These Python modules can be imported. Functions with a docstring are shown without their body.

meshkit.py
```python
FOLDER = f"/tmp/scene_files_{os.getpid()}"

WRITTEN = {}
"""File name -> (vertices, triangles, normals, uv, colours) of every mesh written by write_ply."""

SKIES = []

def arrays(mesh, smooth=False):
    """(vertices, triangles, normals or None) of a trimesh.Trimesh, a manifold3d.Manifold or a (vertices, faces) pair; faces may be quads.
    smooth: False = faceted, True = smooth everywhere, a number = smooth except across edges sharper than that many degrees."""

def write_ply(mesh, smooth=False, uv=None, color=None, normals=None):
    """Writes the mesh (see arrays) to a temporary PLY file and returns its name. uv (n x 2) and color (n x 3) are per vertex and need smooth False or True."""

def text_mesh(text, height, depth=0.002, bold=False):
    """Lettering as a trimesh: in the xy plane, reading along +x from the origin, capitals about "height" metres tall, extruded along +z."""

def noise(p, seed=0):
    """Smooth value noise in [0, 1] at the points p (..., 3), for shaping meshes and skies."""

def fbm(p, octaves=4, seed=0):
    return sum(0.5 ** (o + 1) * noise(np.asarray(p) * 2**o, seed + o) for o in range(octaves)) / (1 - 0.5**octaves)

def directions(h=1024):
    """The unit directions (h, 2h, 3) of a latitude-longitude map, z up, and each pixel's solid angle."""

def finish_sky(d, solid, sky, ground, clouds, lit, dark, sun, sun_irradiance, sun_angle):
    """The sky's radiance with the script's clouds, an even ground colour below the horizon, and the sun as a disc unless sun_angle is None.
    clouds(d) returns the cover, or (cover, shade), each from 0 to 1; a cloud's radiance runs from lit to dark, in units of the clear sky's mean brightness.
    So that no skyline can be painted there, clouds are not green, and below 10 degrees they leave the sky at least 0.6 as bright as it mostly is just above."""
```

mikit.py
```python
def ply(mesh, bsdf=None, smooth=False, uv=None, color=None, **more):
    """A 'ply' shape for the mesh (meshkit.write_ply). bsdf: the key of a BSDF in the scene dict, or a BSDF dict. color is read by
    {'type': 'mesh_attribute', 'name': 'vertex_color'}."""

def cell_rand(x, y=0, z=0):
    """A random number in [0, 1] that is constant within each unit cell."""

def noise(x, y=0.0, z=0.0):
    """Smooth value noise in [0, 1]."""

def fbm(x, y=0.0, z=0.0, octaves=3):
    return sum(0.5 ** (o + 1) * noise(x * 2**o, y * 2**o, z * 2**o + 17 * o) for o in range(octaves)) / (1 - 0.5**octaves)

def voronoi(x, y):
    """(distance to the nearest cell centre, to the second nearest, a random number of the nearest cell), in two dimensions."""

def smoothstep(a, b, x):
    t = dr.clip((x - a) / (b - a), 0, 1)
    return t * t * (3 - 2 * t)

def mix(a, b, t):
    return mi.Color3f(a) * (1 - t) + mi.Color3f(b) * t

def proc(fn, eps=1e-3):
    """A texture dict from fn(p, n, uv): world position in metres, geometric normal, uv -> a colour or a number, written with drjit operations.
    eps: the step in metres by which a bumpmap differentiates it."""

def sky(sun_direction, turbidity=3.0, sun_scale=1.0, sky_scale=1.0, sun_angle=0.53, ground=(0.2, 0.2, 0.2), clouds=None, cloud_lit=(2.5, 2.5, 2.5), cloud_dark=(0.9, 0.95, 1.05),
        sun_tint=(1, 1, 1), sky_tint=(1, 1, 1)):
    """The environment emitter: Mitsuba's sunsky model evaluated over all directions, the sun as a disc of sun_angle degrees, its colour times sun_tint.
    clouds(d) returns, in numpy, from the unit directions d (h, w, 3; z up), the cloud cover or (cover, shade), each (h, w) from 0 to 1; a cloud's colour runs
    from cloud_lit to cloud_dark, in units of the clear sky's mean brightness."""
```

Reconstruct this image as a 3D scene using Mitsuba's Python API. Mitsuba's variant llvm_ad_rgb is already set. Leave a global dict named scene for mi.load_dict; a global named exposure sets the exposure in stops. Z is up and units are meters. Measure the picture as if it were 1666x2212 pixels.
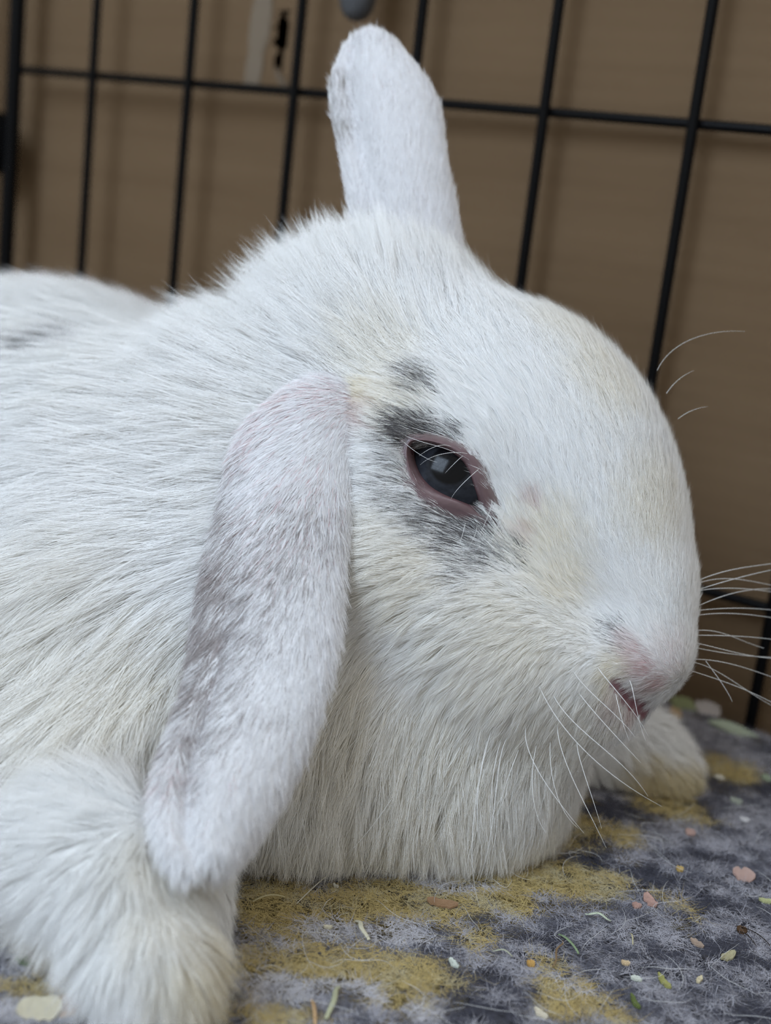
import math
import numpy as np
import trimesh
import mitsuba as mi
import mikit
import meshkit
from scipy.interpolate import CubicSpline

T = mi.ScalarTransform4f
scene, labels = {}, {}

# ------------------------------------------------------------------ camera, light, exposure
RIGHT = np.array([0.99304607, 0.0278695, 0.11438])        # fixed axes: right, up and ahead as seen from the camera; the lie of the coat is given along the first two
UP = np.array([-0.11772635, 0.23508496, 0.96481893])
AHEAD = np.array([0.0, 0.97157519, -0.23673117])
EYE_POINT = np.array([0.0, 0.0, 0.1073])
scene['camera'] = {'type': 'thinlens', 'fov': 31.9107, 'fov_axis': 'x', 'near_clip': 0.01, 'far_clip': 50.0,
                   'aperture_radius': 0.0016, 'focus_distance': 0.208,
                   'to_world': T().look_at(origin=EYE_POINT.tolist(), target=(EYE_POINT + AHEAD).tolist(), up=UP.tolist())}
# even light of the room, and one large soft lamp above and to the left
scene['room_light'] = {'type': 'constant', 'radiance': {'type': 'rgb', 'value': [0.515, 0.515, 0.485]}}
lamp_at, lamp_to = np.array([-0.84, -0.84, 1.10]), np.array([0.0, 0.25, 0.05])
scene['softbox'] = {'type': 'rectangle', 'to_world': T().look_at(origin=lamp_at.tolist(), target=lamp_to.tolist(), up=[0, 0, 1]) @ T().scale([0.42, 0.42, 1]),
                    'emitter': {'type': 'area', 'radiance': {'type': 'rgb', 'value': [6.6, 8.1, 10.0]}},
                    'bsdf': {'type': 'diffuse', 'reflectance': {'type': 'rgb', 'value': 0.8}}}
labels['softbox'] = {'label': 'large square soft lamp high on the left of the cage', 'category': 'lamp'}
ceiling_at = np.array([0.62, 0.10, 1.60])
scene['softbox_001'] = {'type': 'rectangle', 'to_world': T().look_at(origin=ceiling_at.tolist(), target=[0.05, 0.24, 0.0], up=[0, 1, 0]) @ T().scale([0.42, 0.42, 1]),
                        'emitter': {'type': 'area', 'radiance': {'type': 'rgb', 'value': [1.9, 2.0, 2.2]}},
                        'bsdf': {'type': 'diffuse', 'reflectance': {'type': 'rgb', 'value': 0.8}}}
labels['softbox_001'] = {'label': 'second square soft ceiling lamp, high on the right of the cage', 'category': 'lamp'}
exposure = -0.07

# ------------------------------------------------------------------ helpers (all lengths in millimetres until a mesh is written)
rng = np.random.default_rng(7)
VC = {'type': 'mesh_attribute', 'name': 'vertex_color'}
scene['hair_coat'] = {'type': 'principledthin', 'base_color': VC, 'roughness': 0.65, 'diff_trans': 0.3, 'eta': 1.3}
scene['skin_matte'] = {'type': 'twosided', 'bsdf': {'type': 'diffuse', 'reflectance': VC}}
scene['skin_moist'] = {'type': 'twosided', 'bsdf': {'type': 'principled', 'base_color': VC, 'roughness': 0.32, 'specular': 0.5}}
scene['fibre'] = {'type': 'twosided', 'bsdf': {'type': 'diffuse', 'reflectance': VC}}
scene['litter'] = {'type': 'twosided', 'bsdf': {'type': 'diffuse', 'reflectance': VC}}


def unit(v):
    return v / np.maximum(np.linalg.norm(v, axis=-1, keepdims=True), 1e-9)


def put(key, mesh, bsdf, color=None, smooth=True, normals=None, **more):
    v, f = (np.asarray(mesh.vertices), np.asarray(mesh.faces)) if hasattr(mesh, 'vertices') else mesh
    c = None
    if color is not None:
        c = np.broadcast_to(np.asarray(color, float), (len(v), 3))
    m = (np.asarray(v, float) * 0.001, np.asarray(f))
    if normals is None:
        scene[key] = mikit.ply(m, bsdf, smooth=smooth, color=c, **more)
    else:
        scene[key] = {'type': 'ply', 'filename': meshkit.write_ply(m, False, None, c, normals), 'face_normals': False, 'bsdf': {'type': 'ref', 'id': bsdf}}


def tag(key, label=None, category=None, group=None, kind=None):
    labels[key] = {k: v for k, v in (('label', label), ('category', category), ('group', group), ('kind', kind)) if v}


def numbered(name, n):
    return name if n == 0 else f'{name}_{n:03d}'


def tube(points, radius, sides=8, flat=1.0, steps=None):
    p = np.asarray(points, float)
    if steps:
        s = np.r_[0, np.cumsum(np.linalg.norm(np.diff(p, axis=0), axis=1))]
        p = CubicSpline(s, p)(np.linspace(0, s[-1], steps)) if len(p) > 2 else p[0] + (p[-1] - p[0]) * np.linspace(0, 1, steps)[:, None]
    n = len(p)
    r = np.interp(np.linspace(0, 1, n), np.linspace(0, 1, np.size(radius)), np.ravel(radius)) if np.size(radius) > 1 else np.full(n, float(np.ravel(radius)[0]))
    t = unit(np.gradient(p, axis=0))
    a = unit(np.cross(t, [0, 0, 1.0] if abs(t[:, 2]).mean() < 0.9 else [1.0, 0, 0]))
    b = np.cross(t, a)
    w = np.arange(sides) * 2 * np.pi / sides
    v = (p[:, None] + r[:, None, None] * (np.cos(w)[None, :, None] * a[:, None] + flat * np.sin(w)[None, :, None] * b[:, None])).reshape(-1, 3)
    i, j = np.meshgrid(np.arange(n - 1), np.arange(sides), indexing='ij')
    j2 = (j + 1) % sides
    q = np.stack([i * sides + j, i * sides + j2, (i + 1) * sides + j2, (i + 1) * sides + j], -1).reshape(-1, 4)
    f = np.vstack([q[:, [0, 1, 2]], q[:, [0, 2, 3]]])
    caps = []
    for ring, c, flip in ((np.arange(sides), p[0], True), (np.arange(sides) + (n - 1) * sides, p[-1], False)):
        k = len(v)
        v = np.vstack([v, c])
        nx = np.roll(ring, -1)
        caps.append(np.stack([ring, nx, np.full(sides, k)], 1) if not flip else np.stack([nx, ring, np.full(sides, k)], 1))
    return v, np.vstack([f] + caps)


def anchored(X, table, sigma):
    """Blend of the values given at scattered places (x, y, z, values...)."""
    tab = np.asarray(table, float)
    out, c = np.empty((len(X), tab.shape[1] - 3)), 40000
    for i in range(0, len(X), c):
        d2 = ((X[i:i + c, None, :] - tab[None, :, :3]) ** 2).sum(-1)
        w = np.exp(-(d2 - d2.min(1, keepdims=True)) / (2 * sigma ** 2))
        out[i:i + c] = (w / w.sum(1, keepdims=True)) @ tab[:, 3:]
    return out


def spots(X, table):
    """Strongest of the spots (centre, radius, strength) at each place, with a ragged edge."""
    s = np.zeros(len(X))
    rag = (meshkit.fbm(X * 0.45, 3, seed=5) - 0.5) * 1.1
    for c, r, k in table:
        d = np.linalg.norm(X - np.array(c), axis=1) / r
        s = np.maximum(s, k * np.clip(1.5 - d - rag * 0.8, 0, 1))
    return s


def in_view(X, margin=0.15):
    q = X - EYE_POINT * 1000
    d = np.maximum(q @ AHEAD, 1)
    return (q @ AHEAD > 20) & (np.abs(q @ RIGHT) / d < 0.286 * (1 + margin)) & (np.abs(q @ UP) / d < 0.3796 * (1 + margin))


def sample_roots(V, F, density):
    """Random points on a mesh, density (per square mm) given per face."""
    a, b, c = V[F[:, 0]], V[F[:, 1]], V[F[:, 2]]
    area = np.linalg.norm(np.cross(b - a, c - a), axis=1) / 2
    fi = np.repeat(np.arange(len(F)), rng.poisson(area * density))
    u, v = rng.random(len(fi)), rng.random(len(fi))
    m = u + v > 1
    u[m], v[m] = 1 - u[m], 1 - v[m]
    return a[fi] + u[:, None] * (b - a)[fi] + v[:, None] * (c - a)[fi], fi, u, v


def hairs(root, N, flow, length, lift, width, color, clump, clump_size, curl=0.06, sag=0.0, segments=3, soft=0.62):
    """Fur as thin tapering blades; each leans into the tip of its tuft. Returns (vertices, faces, normals, colours)."""
    n = len(root)
    flow = unit(flow - (flow * N).sum(1, keepdims=True) * N)
    side = np.cross(N, flow)
    # tufts: a jittered lattice of cells, each with its own lean
    level = np.round(2.5 * np.log2(clump_size) + rng.uniform(-0.25, 0.25, n))
    clump_size = 2 ** (level / 2.5)
    cell = np.floor(root / clump_size[:, None] + 0.6 * (meshkit.noise(root[:, None, :] * 0.35 + np.arange(3)[None, :, None] * 31.7, seed=3) - 0.5))
    _, inv = np.unique(cell.astype(np.int64) @ np.array([1, 4001, 16008001]) + (level.astype(np.int64) + 50) * 10 ** 12, return_inverse=True)
    h = np.abs(np.sin(cell @ np.array([127.1, 311.7, 74.7])) * 43758.5453) % 1
    h2 = np.abs(np.sin(cell @ np.array([269.5, 183.3, 246.1])) * 24634.6345) % 1
    cnt = np.bincount(inv).astype(float)
    mean = lambda x: np.stack([np.bincount(inv, x[:, k]) / cnt for k in range(x.shape[1])], 1)[inv]
    C = mean(root)
    lean = ((h - 0.5) * 0.8)[:, None] * side
    L = length * (0.72 + 0.5 * rng.random(n)) * (0.85 + 0.3 * h2)
    lf = np.clip(lift * (0.6 + 0.8 * rng.random(n)) * (0.75 + 0.5 * h2), 0.03, 1.4)
    d0 = unit(flow + lf[:, None] * N * 1.6 + lean * 0.4 + rng.normal(0, curl, (n, 3)))
    d1 = unit(flow + lf[:, None] * N * 0.55 + lean + rng.normal(0, curl * 1.6, (n, 3)) - np.array([0, 0, 1.0]) * sag)
    ts = np.linspace(0, 1, segments + 1)
    tipc = C + L[:, None] * (0.5 * d0 + 0.5 * d1)
    pts = []
    for t in ts:
        p = root + L[:, None] * (d0 * (t - 0.5 * t * t) + d1 * (0.5 * t * t))
        q = C + (p - root)
        k = (clump * t ** 0.8)[:, None]
        pts.append(p * (1 - k) + q * k)
    pts = np.stack(pts, 1)
    roll = rng.normal(0, 0.45, n)
    s0 = np.cross(unit(pts[:, -1] - pts[:, 0]), N)
    s0 = unit(s0)
    W = s0 * np.cos(roll)[:, None] + N * np.sin(roll)[:, None]
    # the shading normal: the pelt's own, turned a little by the tuft and by the strand
    tn = unit(root - C + 1e-6) * np.clip(np.linalg.norm(root - C, axis=1) / (0.5 * clump_size), 0, 1)[:, None]
    nn = unit(N + tn * (clump * 0.28)[:, None] + s0 * rng.normal(0, 0.28, n)[:, None] * (1 - soft) * 2 + flow * rng.normal(0, 0.12, n)[:, None])
    w = (width * (0.7 + 0.6 * rng.random(n)))[:, None] * (1 - ts ** 1.5 * 0.92)[None, :] * 0.5
    a, b = pts[:, :-1] - W[:, None] * w[:, :-1, None], pts[:, :-1] + W[:, None] * w[:, :-1, None]
    v = np.concatenate([np.stack([a, b], 2).reshape(n, 2 * segments, 3), pts[:, -1:]], 1)
    k = 2 * segments + 1
    f = []
    for j in range(segments - 1):
        f += [[2 * j, 2 * j + 1, 2 * j + 3], [2 * j, 2 * j + 3, 2 * j + 2]]
    f.append([2 * segments - 2, 2 * segments - 1, 2 * segments])
    f = (np.arange(n)[:, None, None] * k + np.array(f)[None]).reshape(-1, 3)
    v = v.reshape(-1, 3)
    v[:, 2] = np.maximum(v[:, 2], 0.2)
    jit = (0.93 + 0.12 * rng.random(n))[:, None] * (0.95 + 0.08 * h2)[:, None]
    return v, f, np.repeat(nn, k, 0), np.repeat(np.clip(color * jit, 0, 0.93), k, 0)


# ------------------------------------------------------------------ floor, rug
put('floor', trimesh.creation.box([5000, 5000, 20], trimesh.transformations.translation_matrix([0, 300, -16.2])), 'litter', [0.30, 0.29, 0.28], smooth=False)
labels['floor'] = {'kind': 'structure'}

P0, TS, NS = np.array([-35.24, 360.54, 0.0]), np.array([0.84778587, -0.53033868, 0.0]), np.array([0.53033868, 0.84778587, 0.0])      # foot line and axes of the cage panel

OCHRE = [(-6.3, 182.7, 10.6, 8.2), (9.0, 188.9, 14.0, 5.8), (23.1, 198.0, 10.9, 8.3), (37.6, 202.9, 8.5, 7.1), (35.7, 220.6, 14.5, 6.2), (26.1, 211.3, 7.5, 4.7), (2.8, 169.7, 15.3, 5.3),
         (19.6, 180.0, 3.4, 2.8), (-9.7, 164.3, 5.1, 3.7), (8.9, 162.1, 4.8, 2.8), (-6.3, 156.4, 6.7, 2.8), (32.3, 175.9, 3.5, 3.4), (34.6, 168.9, 6.5, 5.1), (39.0, 162.8, 3.0, 2.4), (59.2, 236.1, 7.2, 5.0),
         (74.8, 254.9, 5.7, 6.3), (66.3, 230.3, 2.6, 2.4), (56.1, 196.4, 1.9, 2.9), (52.7, 199.4, 1.8, 2.3), (-36.3, 156.1, 7.7, 3.1), (40.0, 233.5, 4.3, 3.3), (-42.0, 165.5, 3.1, 2.3), (-27.5, 155.3, 5.4, 3.6)]
PALE = [(-1.5, 179.2, 3.8, 2.8), (-6.7, 173.1, 3.0, 2.2), (7.1, 179.8, 7.7, 2.3), (-4.4, 162.6, 7.0, 2.1), (5.7, 163.0, 3.9, 1.9), (17.8, 196.7, 8.5, 2.1), (35.5, 171.3, 3.1, 1.4), (-37.5, 149.8, 5.1, 2.1), (-42.6, 160.8, 3.0, 2.8), (12.1, 159.0, 4.4, 2.3)]
DARK = [(18.6, 169.6, 9.4, 6.0), (34.5, 207.3, 5.1, 4.3), (46.9, 229.9, 6.4, 5.6), (19.0, 186.0, 5.1, 1.9), (43.0, 212.1, 4.2, 6.9), (50.6, 205.2, 7.5, 4.6), (59.4, 184.7, 6.8, 2.7), (29.4, 182.1, 7.3, 2.1), (58.7, 215.1, 7.0, 3.6),
        (60.3, 199.2, 4.1, 4.0), (59.3, 169.4, 4.2, 3.5), (64.5, 236.5, 4.8, 4.2), (79.9, 248.8, 5.1, 7.0), (22.2, 162.1, 5.2, 2.6), (46.9, 182.1, 4.4, 2.1), (-12.7, 189.5, 8.0, 3.7), (72.5, 248.9, 6.1, 3.2)]


def rug_color(X):
    """Printed pattern of the rug: ochre, pale and dark blotches on grey-lilac."""
    x = np.column_stack([X[:, 0], X[:, 1], np.zeros(len(X))])
    wob = np.column_stack([meshkit.fbm(x * 0.22, 3, seed=k) - 0.5 for k in (1, 2)]) * 9

    def level(table):
        s = np.full(len(X), -9.0)
        for cx, cy, rx, ry in table:
            s = np.maximum(s, 1 - np.hypot((X[:, 0] + wob[:, 0] - cx) / rx, (X[:, 1] + wob[:, 1] - cy) / ry))
        return s
    edge = rng.normal(0, 0.09, len(X))
    f = meshkit.fbm(x * 0.4, 4, seed=11) + rng.normal(0, 0.05, len(X))
    c = np.where((f < 0.44)[:, None], [0.10, 0.10, 0.122], np.where((f < 0.52)[:, None], [0.235, 0.23, 0.26], [0.385, 0.375, 0.41]))
    c = np.where((level(DARK) + (f - 0.55) * -1.5 + edge > 0.15)[:, None], [0.065, 0.065, 0.082], c)
    c = np.where((level(OCHRE) + edge > 0.0)[:, None], [0.455, 0.35, 0.15], c)
    g = meshkit.fbm(x * 0.5, 2, seed=21)
    c = np.where(((level(OCHRE) + edge > 0.0) & (g > 0.62))[:, None], [0.48, 0.41, 0.245], c)
    c = np.where((level(PALE) + edge > 0.0)[:, None], [0.52, 0.505, 0.53], c)
    return c


gx, gy = np.meshgrid(np.arange(-150, 175.1, 1.25), np.arange(80, 480.1, 1.25), indexing='ij')
G = np.column_stack([gx.ravel(), gy.ravel(), np.zeros(gx.size)])
bump = meshkit.fbm(G * 0.25, 3, seed=31)
G[:, 2] = -3.2 + 1.6 * (bump - 0.5)
nx_, ny_ = gx.shape
i, j = np.meshgrid(np.arange(nx_ - 1), np.arange(ny_ - 1), indexing='ij')
Q = np.stack([i * ny_ + j, (i + 1) * ny_ + j, (i + 1) * ny_ + j + 1, i * ny_ + j + 1], -1).reshape(-1, 4)
Q = Q[((G[Q] - P0) @ NS < -3.5).all(1)]
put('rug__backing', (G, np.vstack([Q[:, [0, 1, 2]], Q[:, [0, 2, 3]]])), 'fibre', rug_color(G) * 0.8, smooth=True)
tag('rug', 'fluffy fleece rug with ochre yellow, grey and charcoal blotches under the rabbit', 'rug')


def pile(n, box, length, width):
    r = np.column_stack([rng.uniform(box[0], box[1], n), rng.uniform(box[2], box[3], n), np.zeros(n)])
    if n > 100000:
        r = r[in_view(r, 0.12)]
    else:
        r = r[~in_view(r, 0.10)]
    r = r[(r - P0) @ NS < -5]
    r[:, 2] = -3.0 + 1.6 * (meshkit.fbm(r * 0.25, 3, seed=31) - 0.5)
    n = len(r)
    ang = 2 * np.pi * meshkit.fbm(r * 0.35, 2, seed=41) * 2 + rng.normal(0, 0.9, n)
    flow = np.column_stack([np.cos(ang), np.sin(ang), np.zeros(n)])
    N = unit(np.column_stack([rng.normal(0, 0.22, (n, 2)), np.ones(n)]))
    return hairs(r, N, flow, np.full(n, length), rng.uniform(0.25, 1.0, n), np.full(n, width), rug_color(r) * (0.9 + 0.2 * rng.random(n))[:, None], np.full(n, 0.35), np.full(n, 2.2), curl=0.4, segments=2)


inner, outer = pile(215000, (-62, 100, 140, 300), 4.6, 0.12), pile(60000, (-150, 175, 80, 400), 5.2, 0.4)
pv, pf, pn, pc = np.concatenate([inner[0], outer[0]]), np.concatenate([inner[1], outer[1] + len(inner[0])]), np.concatenate([inner[2], outer[2]]), np.concatenate([inner[3], outer[3]])
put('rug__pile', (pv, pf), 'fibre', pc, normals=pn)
tag('rug__pile', 'soft curly pile', kind='stuff')

# ------------------------------------------------------------------ cardboard box and wire cage


def on_panel(s, z, back=0.0):
    return P0 + TS * s + NS * back + np.array([0, 0, 1.0]) * z


def gap(s):
    return 8.2 - 0.019 * (np.asarray(s, float))


board_p = mikit.proc(lambda p, n, uv: mikit.mix(mi.Color3f(0.160, 0.103, 0.059), mi.Color3f(0.188, 0.124, 0.072), mikit.fbm(p.x * 18, p.y * 18, p.z * 160, 3)))
scene['cardboard'] = {'type': 'twosided', 'bsdf': {'type': 'diffuse', 'reflectance': board_p}}
scene['torn_paper'] = {'type': 'twosided', 'bsdf': {'type': 'diffuse', 'reflectance': {'type': 'rgb', 'value': [0.215, 0.168, 0.122]}}}


def board_front():
    s = np.unique(np.round(np.r_[np.arange(-190, 330.1, 5.0), np.arange(-30, 0.1, 1.0)], 3))
    z = np.unique(np.round(np.r_[np.arange(-6, 185.1, 0.8)], 3))
    ss, zz = np.meshgrid(s, z, indexing='ij')
    wave = 0.035 * np.sin(zz * 2 * np.pi / 4.4 + 0.4 * np.sin(ss * 0.02)) + 0.5 * (meshkit.fbm(np.stack([ss * 0.03, zz * 0.03, ss * 0], -1), 3, seed=8) - 0.5)
    p = P0 + TS * ss[..., None] + NS * (gap(ss) + wave)[..., None] + np.array([0, 0, 1.0]) * zz[..., None]
    n0, n1 = ss.shape
    i, j = np.meshgrid(np.arange(n0 - 1), np.arange(n1 - 1), indexing='ij')
    q = np.stack([i * n1 + j, (i + 1) * n1 + j, (i + 1) * n1 + j + 1, i * n1 + j + 1], -1).reshape(-1, 4)
    cs, cz = (ss[:-1, :-1] + ss[1:, 1:]).ravel() / 2, (zz[:-1, :-1] + zz[1:, 1:]).ravel() / 2
    rag = 2.2 * (meshkit.noise(np.column_stack([cs, cz, cs * 0]) * 0.9, seed=2) - 0.5)
    hole = ((cs + rag > -14.8) & (cs + rag < -10.8) & (cz > 138.2) & (cz < 147.6)) | ((cs + rag > -15.6) & (cs + rag < -11.6) & (cz + rag > 133.0) & (cz + rag < 136.8)) | ((cs > -13.8) & (cs < -12.0) & (cz > 135) & (cz < 139))
    q = q[~hole]
    return p.reshape(-1, 3), np.vstack([q[:, [0, 1, 2]], q[:, [0, 2, 3]]])


put('cardboard_box__front_panel', board_front(), 'cardboard', smooth=True)


def slab(s0, s1, z0, z1, b0, b1):
    v = np.array([on_panel(s, z, gap(s) + b) for s in (s0, s1) for b in (b0, b1) for z in (z0, z1)])
    return trimesh.convex.convex_hull(v)


for name, args in (('side_panel', (-190, -186, -6, 185, 1, 220)), ('side_panel_001', (326, 330, -6, 185, 1, 220)), ('back_panel', (-190, 330, -6, 185, 220, 224)), ('lid', (-190, 330, 185, 189, -0.5, 224))):
    put('cardboard_box__' + name, slab(*args), 'cardboard', smooth=False)
strip = []
zs = np.arange(128.5, 170, 1.5)
ws = meshkit.noise(np.column_stack([zs * 0.3, zs * 0, zs * 0]), 4)
for z, w in zip(zs, ws):
    c = -21.6 + (z - 129) * 0.07
    strip.append([on_panel(c - 2.6 - w, z, gap(c) - 0.55), on_panel(c - 0.5, z, gap(c) - 0.95), on_panel(c + 2.2 + w * 1.4, z, gap(c) - 0.5)])
strip = np.array(strip)
q = np.array([[a * 3 + b, a * 3 + b + 1, a * 3 + b + 4, a * 3 + b + 3] for a in range(len(zs) - 1) for b in (0, 1)])
put('cardboard_box__torn_strip', (strip.reshape(-1, 3), np.vstack([q[:, [0, 1, 2]], q[:, [0, 2, 3]]])), 'torn_paper', smooth=True)
flap = np.array([on_panel(-10.9, 150, 11.4), on_panel(-7.0, 150, 8.9), on_panel(-7.4, 134, 9.0), on_panel(-9.0, 131.5, 9.2), on_panel(-11.0, 132.5, 11.0), on_panel(-10.7, 140, 11.6)])
fl2 = np.vstack([flap, flap + NS * 0.6])
put('cardboard_box__torn_flap', trimesh.convex.convex_hull(fl2), 'cardboard', smooth=False)
bit = np.array([on_panel(-14.0, 133.2, 7.4), on_panel(-12.4, 132.0, 7.0), on_panel(-9.4, 128.8, 7.4), on_panel(-10.4, 128.2, 7.8), on_panel(-13.2, 130.0, 7.8)])
put('cardboard_box__torn_bit', trimesh.convex.convex_hull(np.vstack([bit, bit + NS * 0.4])), 'torn_paper', smooth=False)
tag('cardboard_box', 'plain brown corrugated cardboard box with a small torn hole behind the wire cage', 'box')
tag('cardboard_box__torn_strip', 'paler strip where the paper is torn')
tag('cardboard_box__torn_bit', 'pale scrap of torn paper under the hole')

scene['black_wire'] = {'type': 'principled', 'base_color': {'type': 'rgb', 'value': [0.003, 0.003, 0.0035]}, 'roughness': 0.4, 'specular': 0.12}
put('wire_cage__frame_post', tube([on_panel(-105.5, -6, 0), on_panel(-105.5, 330, 0)], 2.3, 16, steps=2), 'black_wire', smooth=50)
for k, s in enumerate([-72, -36, 0, 36, 72, 108, 144, 180]):
    put('wire_cage__' + numbered('upright_wire', k), tube([on_panel(s, -6, -1.1), on_panel(s, 330, -1.1)], 1.3, 12, steps=2), 'black_wire', smooth=50)
for k, z in enumerate([26.4, 126.8, 227.0, 327.0]):
    put('wire_cage__' + numbered('cross_wire', k), tube([on_panel(-105.5, z, 1.0), on_panel(200, z, 1.0)], 1.15, 12, steps=2), 'black_wire', smooth=50)
tag('wire_cage', 'black wire cage panel with thin upright and cross wires in front of the cardboard', 'cage')
# the next panel of the cage, hinged at the corner post and running off to the left
put('wire_cage_001__frame_post', tube([on_panel(-121.0, -6, -3.0), on_panel(-121.0, 330, -3.0)], 2.3, 16, steps=2), 'black_wire', smooth=50)
for k, z in enumerate([106.0, 26.4, 227.0]):
    a = on_panel(-121.0, z, -3.0)
    put('wire_cage_001__' + numbered('cross_wire', k), tube([a, a + np.array([-150, -8, 0.0])], 1.15, 12, steps=2), 'black_wire', smooth=50)
put('wire_cage_001__upright_wire', tube([on_panel(-121.0, -6, -3.0) + np.array([-36, -1.9, 0]), on_panel(-121.0, 330, -3.0) + np.array([-36, -1.9, 0])], 1.13, 12, steps=2), 'black_wire', smooth=50)
put('wire_cage_001__hinge_clip', tube([on_panel(-112.5, 96, -1.2), on_panel(-112.5, 114, -1.2)], [3.0, 5.0, 5.4, 5.0, 3.0], 14, steps=9), 'black_wire', smooth=50)
tag('wire_cage_001', 'second black wire panel hinged to the corner post at the far left', 'cage')
# steel spout hanging into the cage just above the upright ear
scene['dull_steel'] = {'type': 'principled', 'base_color': {'type': 'rgb', 'value': [0.12, 0.125, 0.135]}, 'roughness': 0.42, 'metallic': 0.55}
prof = [(0.05, 143.6), (1.6, 143.9), (2.9, 144.8), (3.9, 146.4), (4.5, 148.6), (4.8, 151), (4.8, 200), (6.4, 201), (6.4, 206), (0.05, 206)]
sp = trimesh.creation.revolve(np.array(prof), sections=28)
sp.vertices += P0 + TS * 20.4 - NS * 6.2
put('bottle_spout', sp, 'dull_steel', smooth=40)
tag('bottle_spout', 'rounded grey metal spout end hanging on the cage above the upright ear', 'spout')

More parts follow.
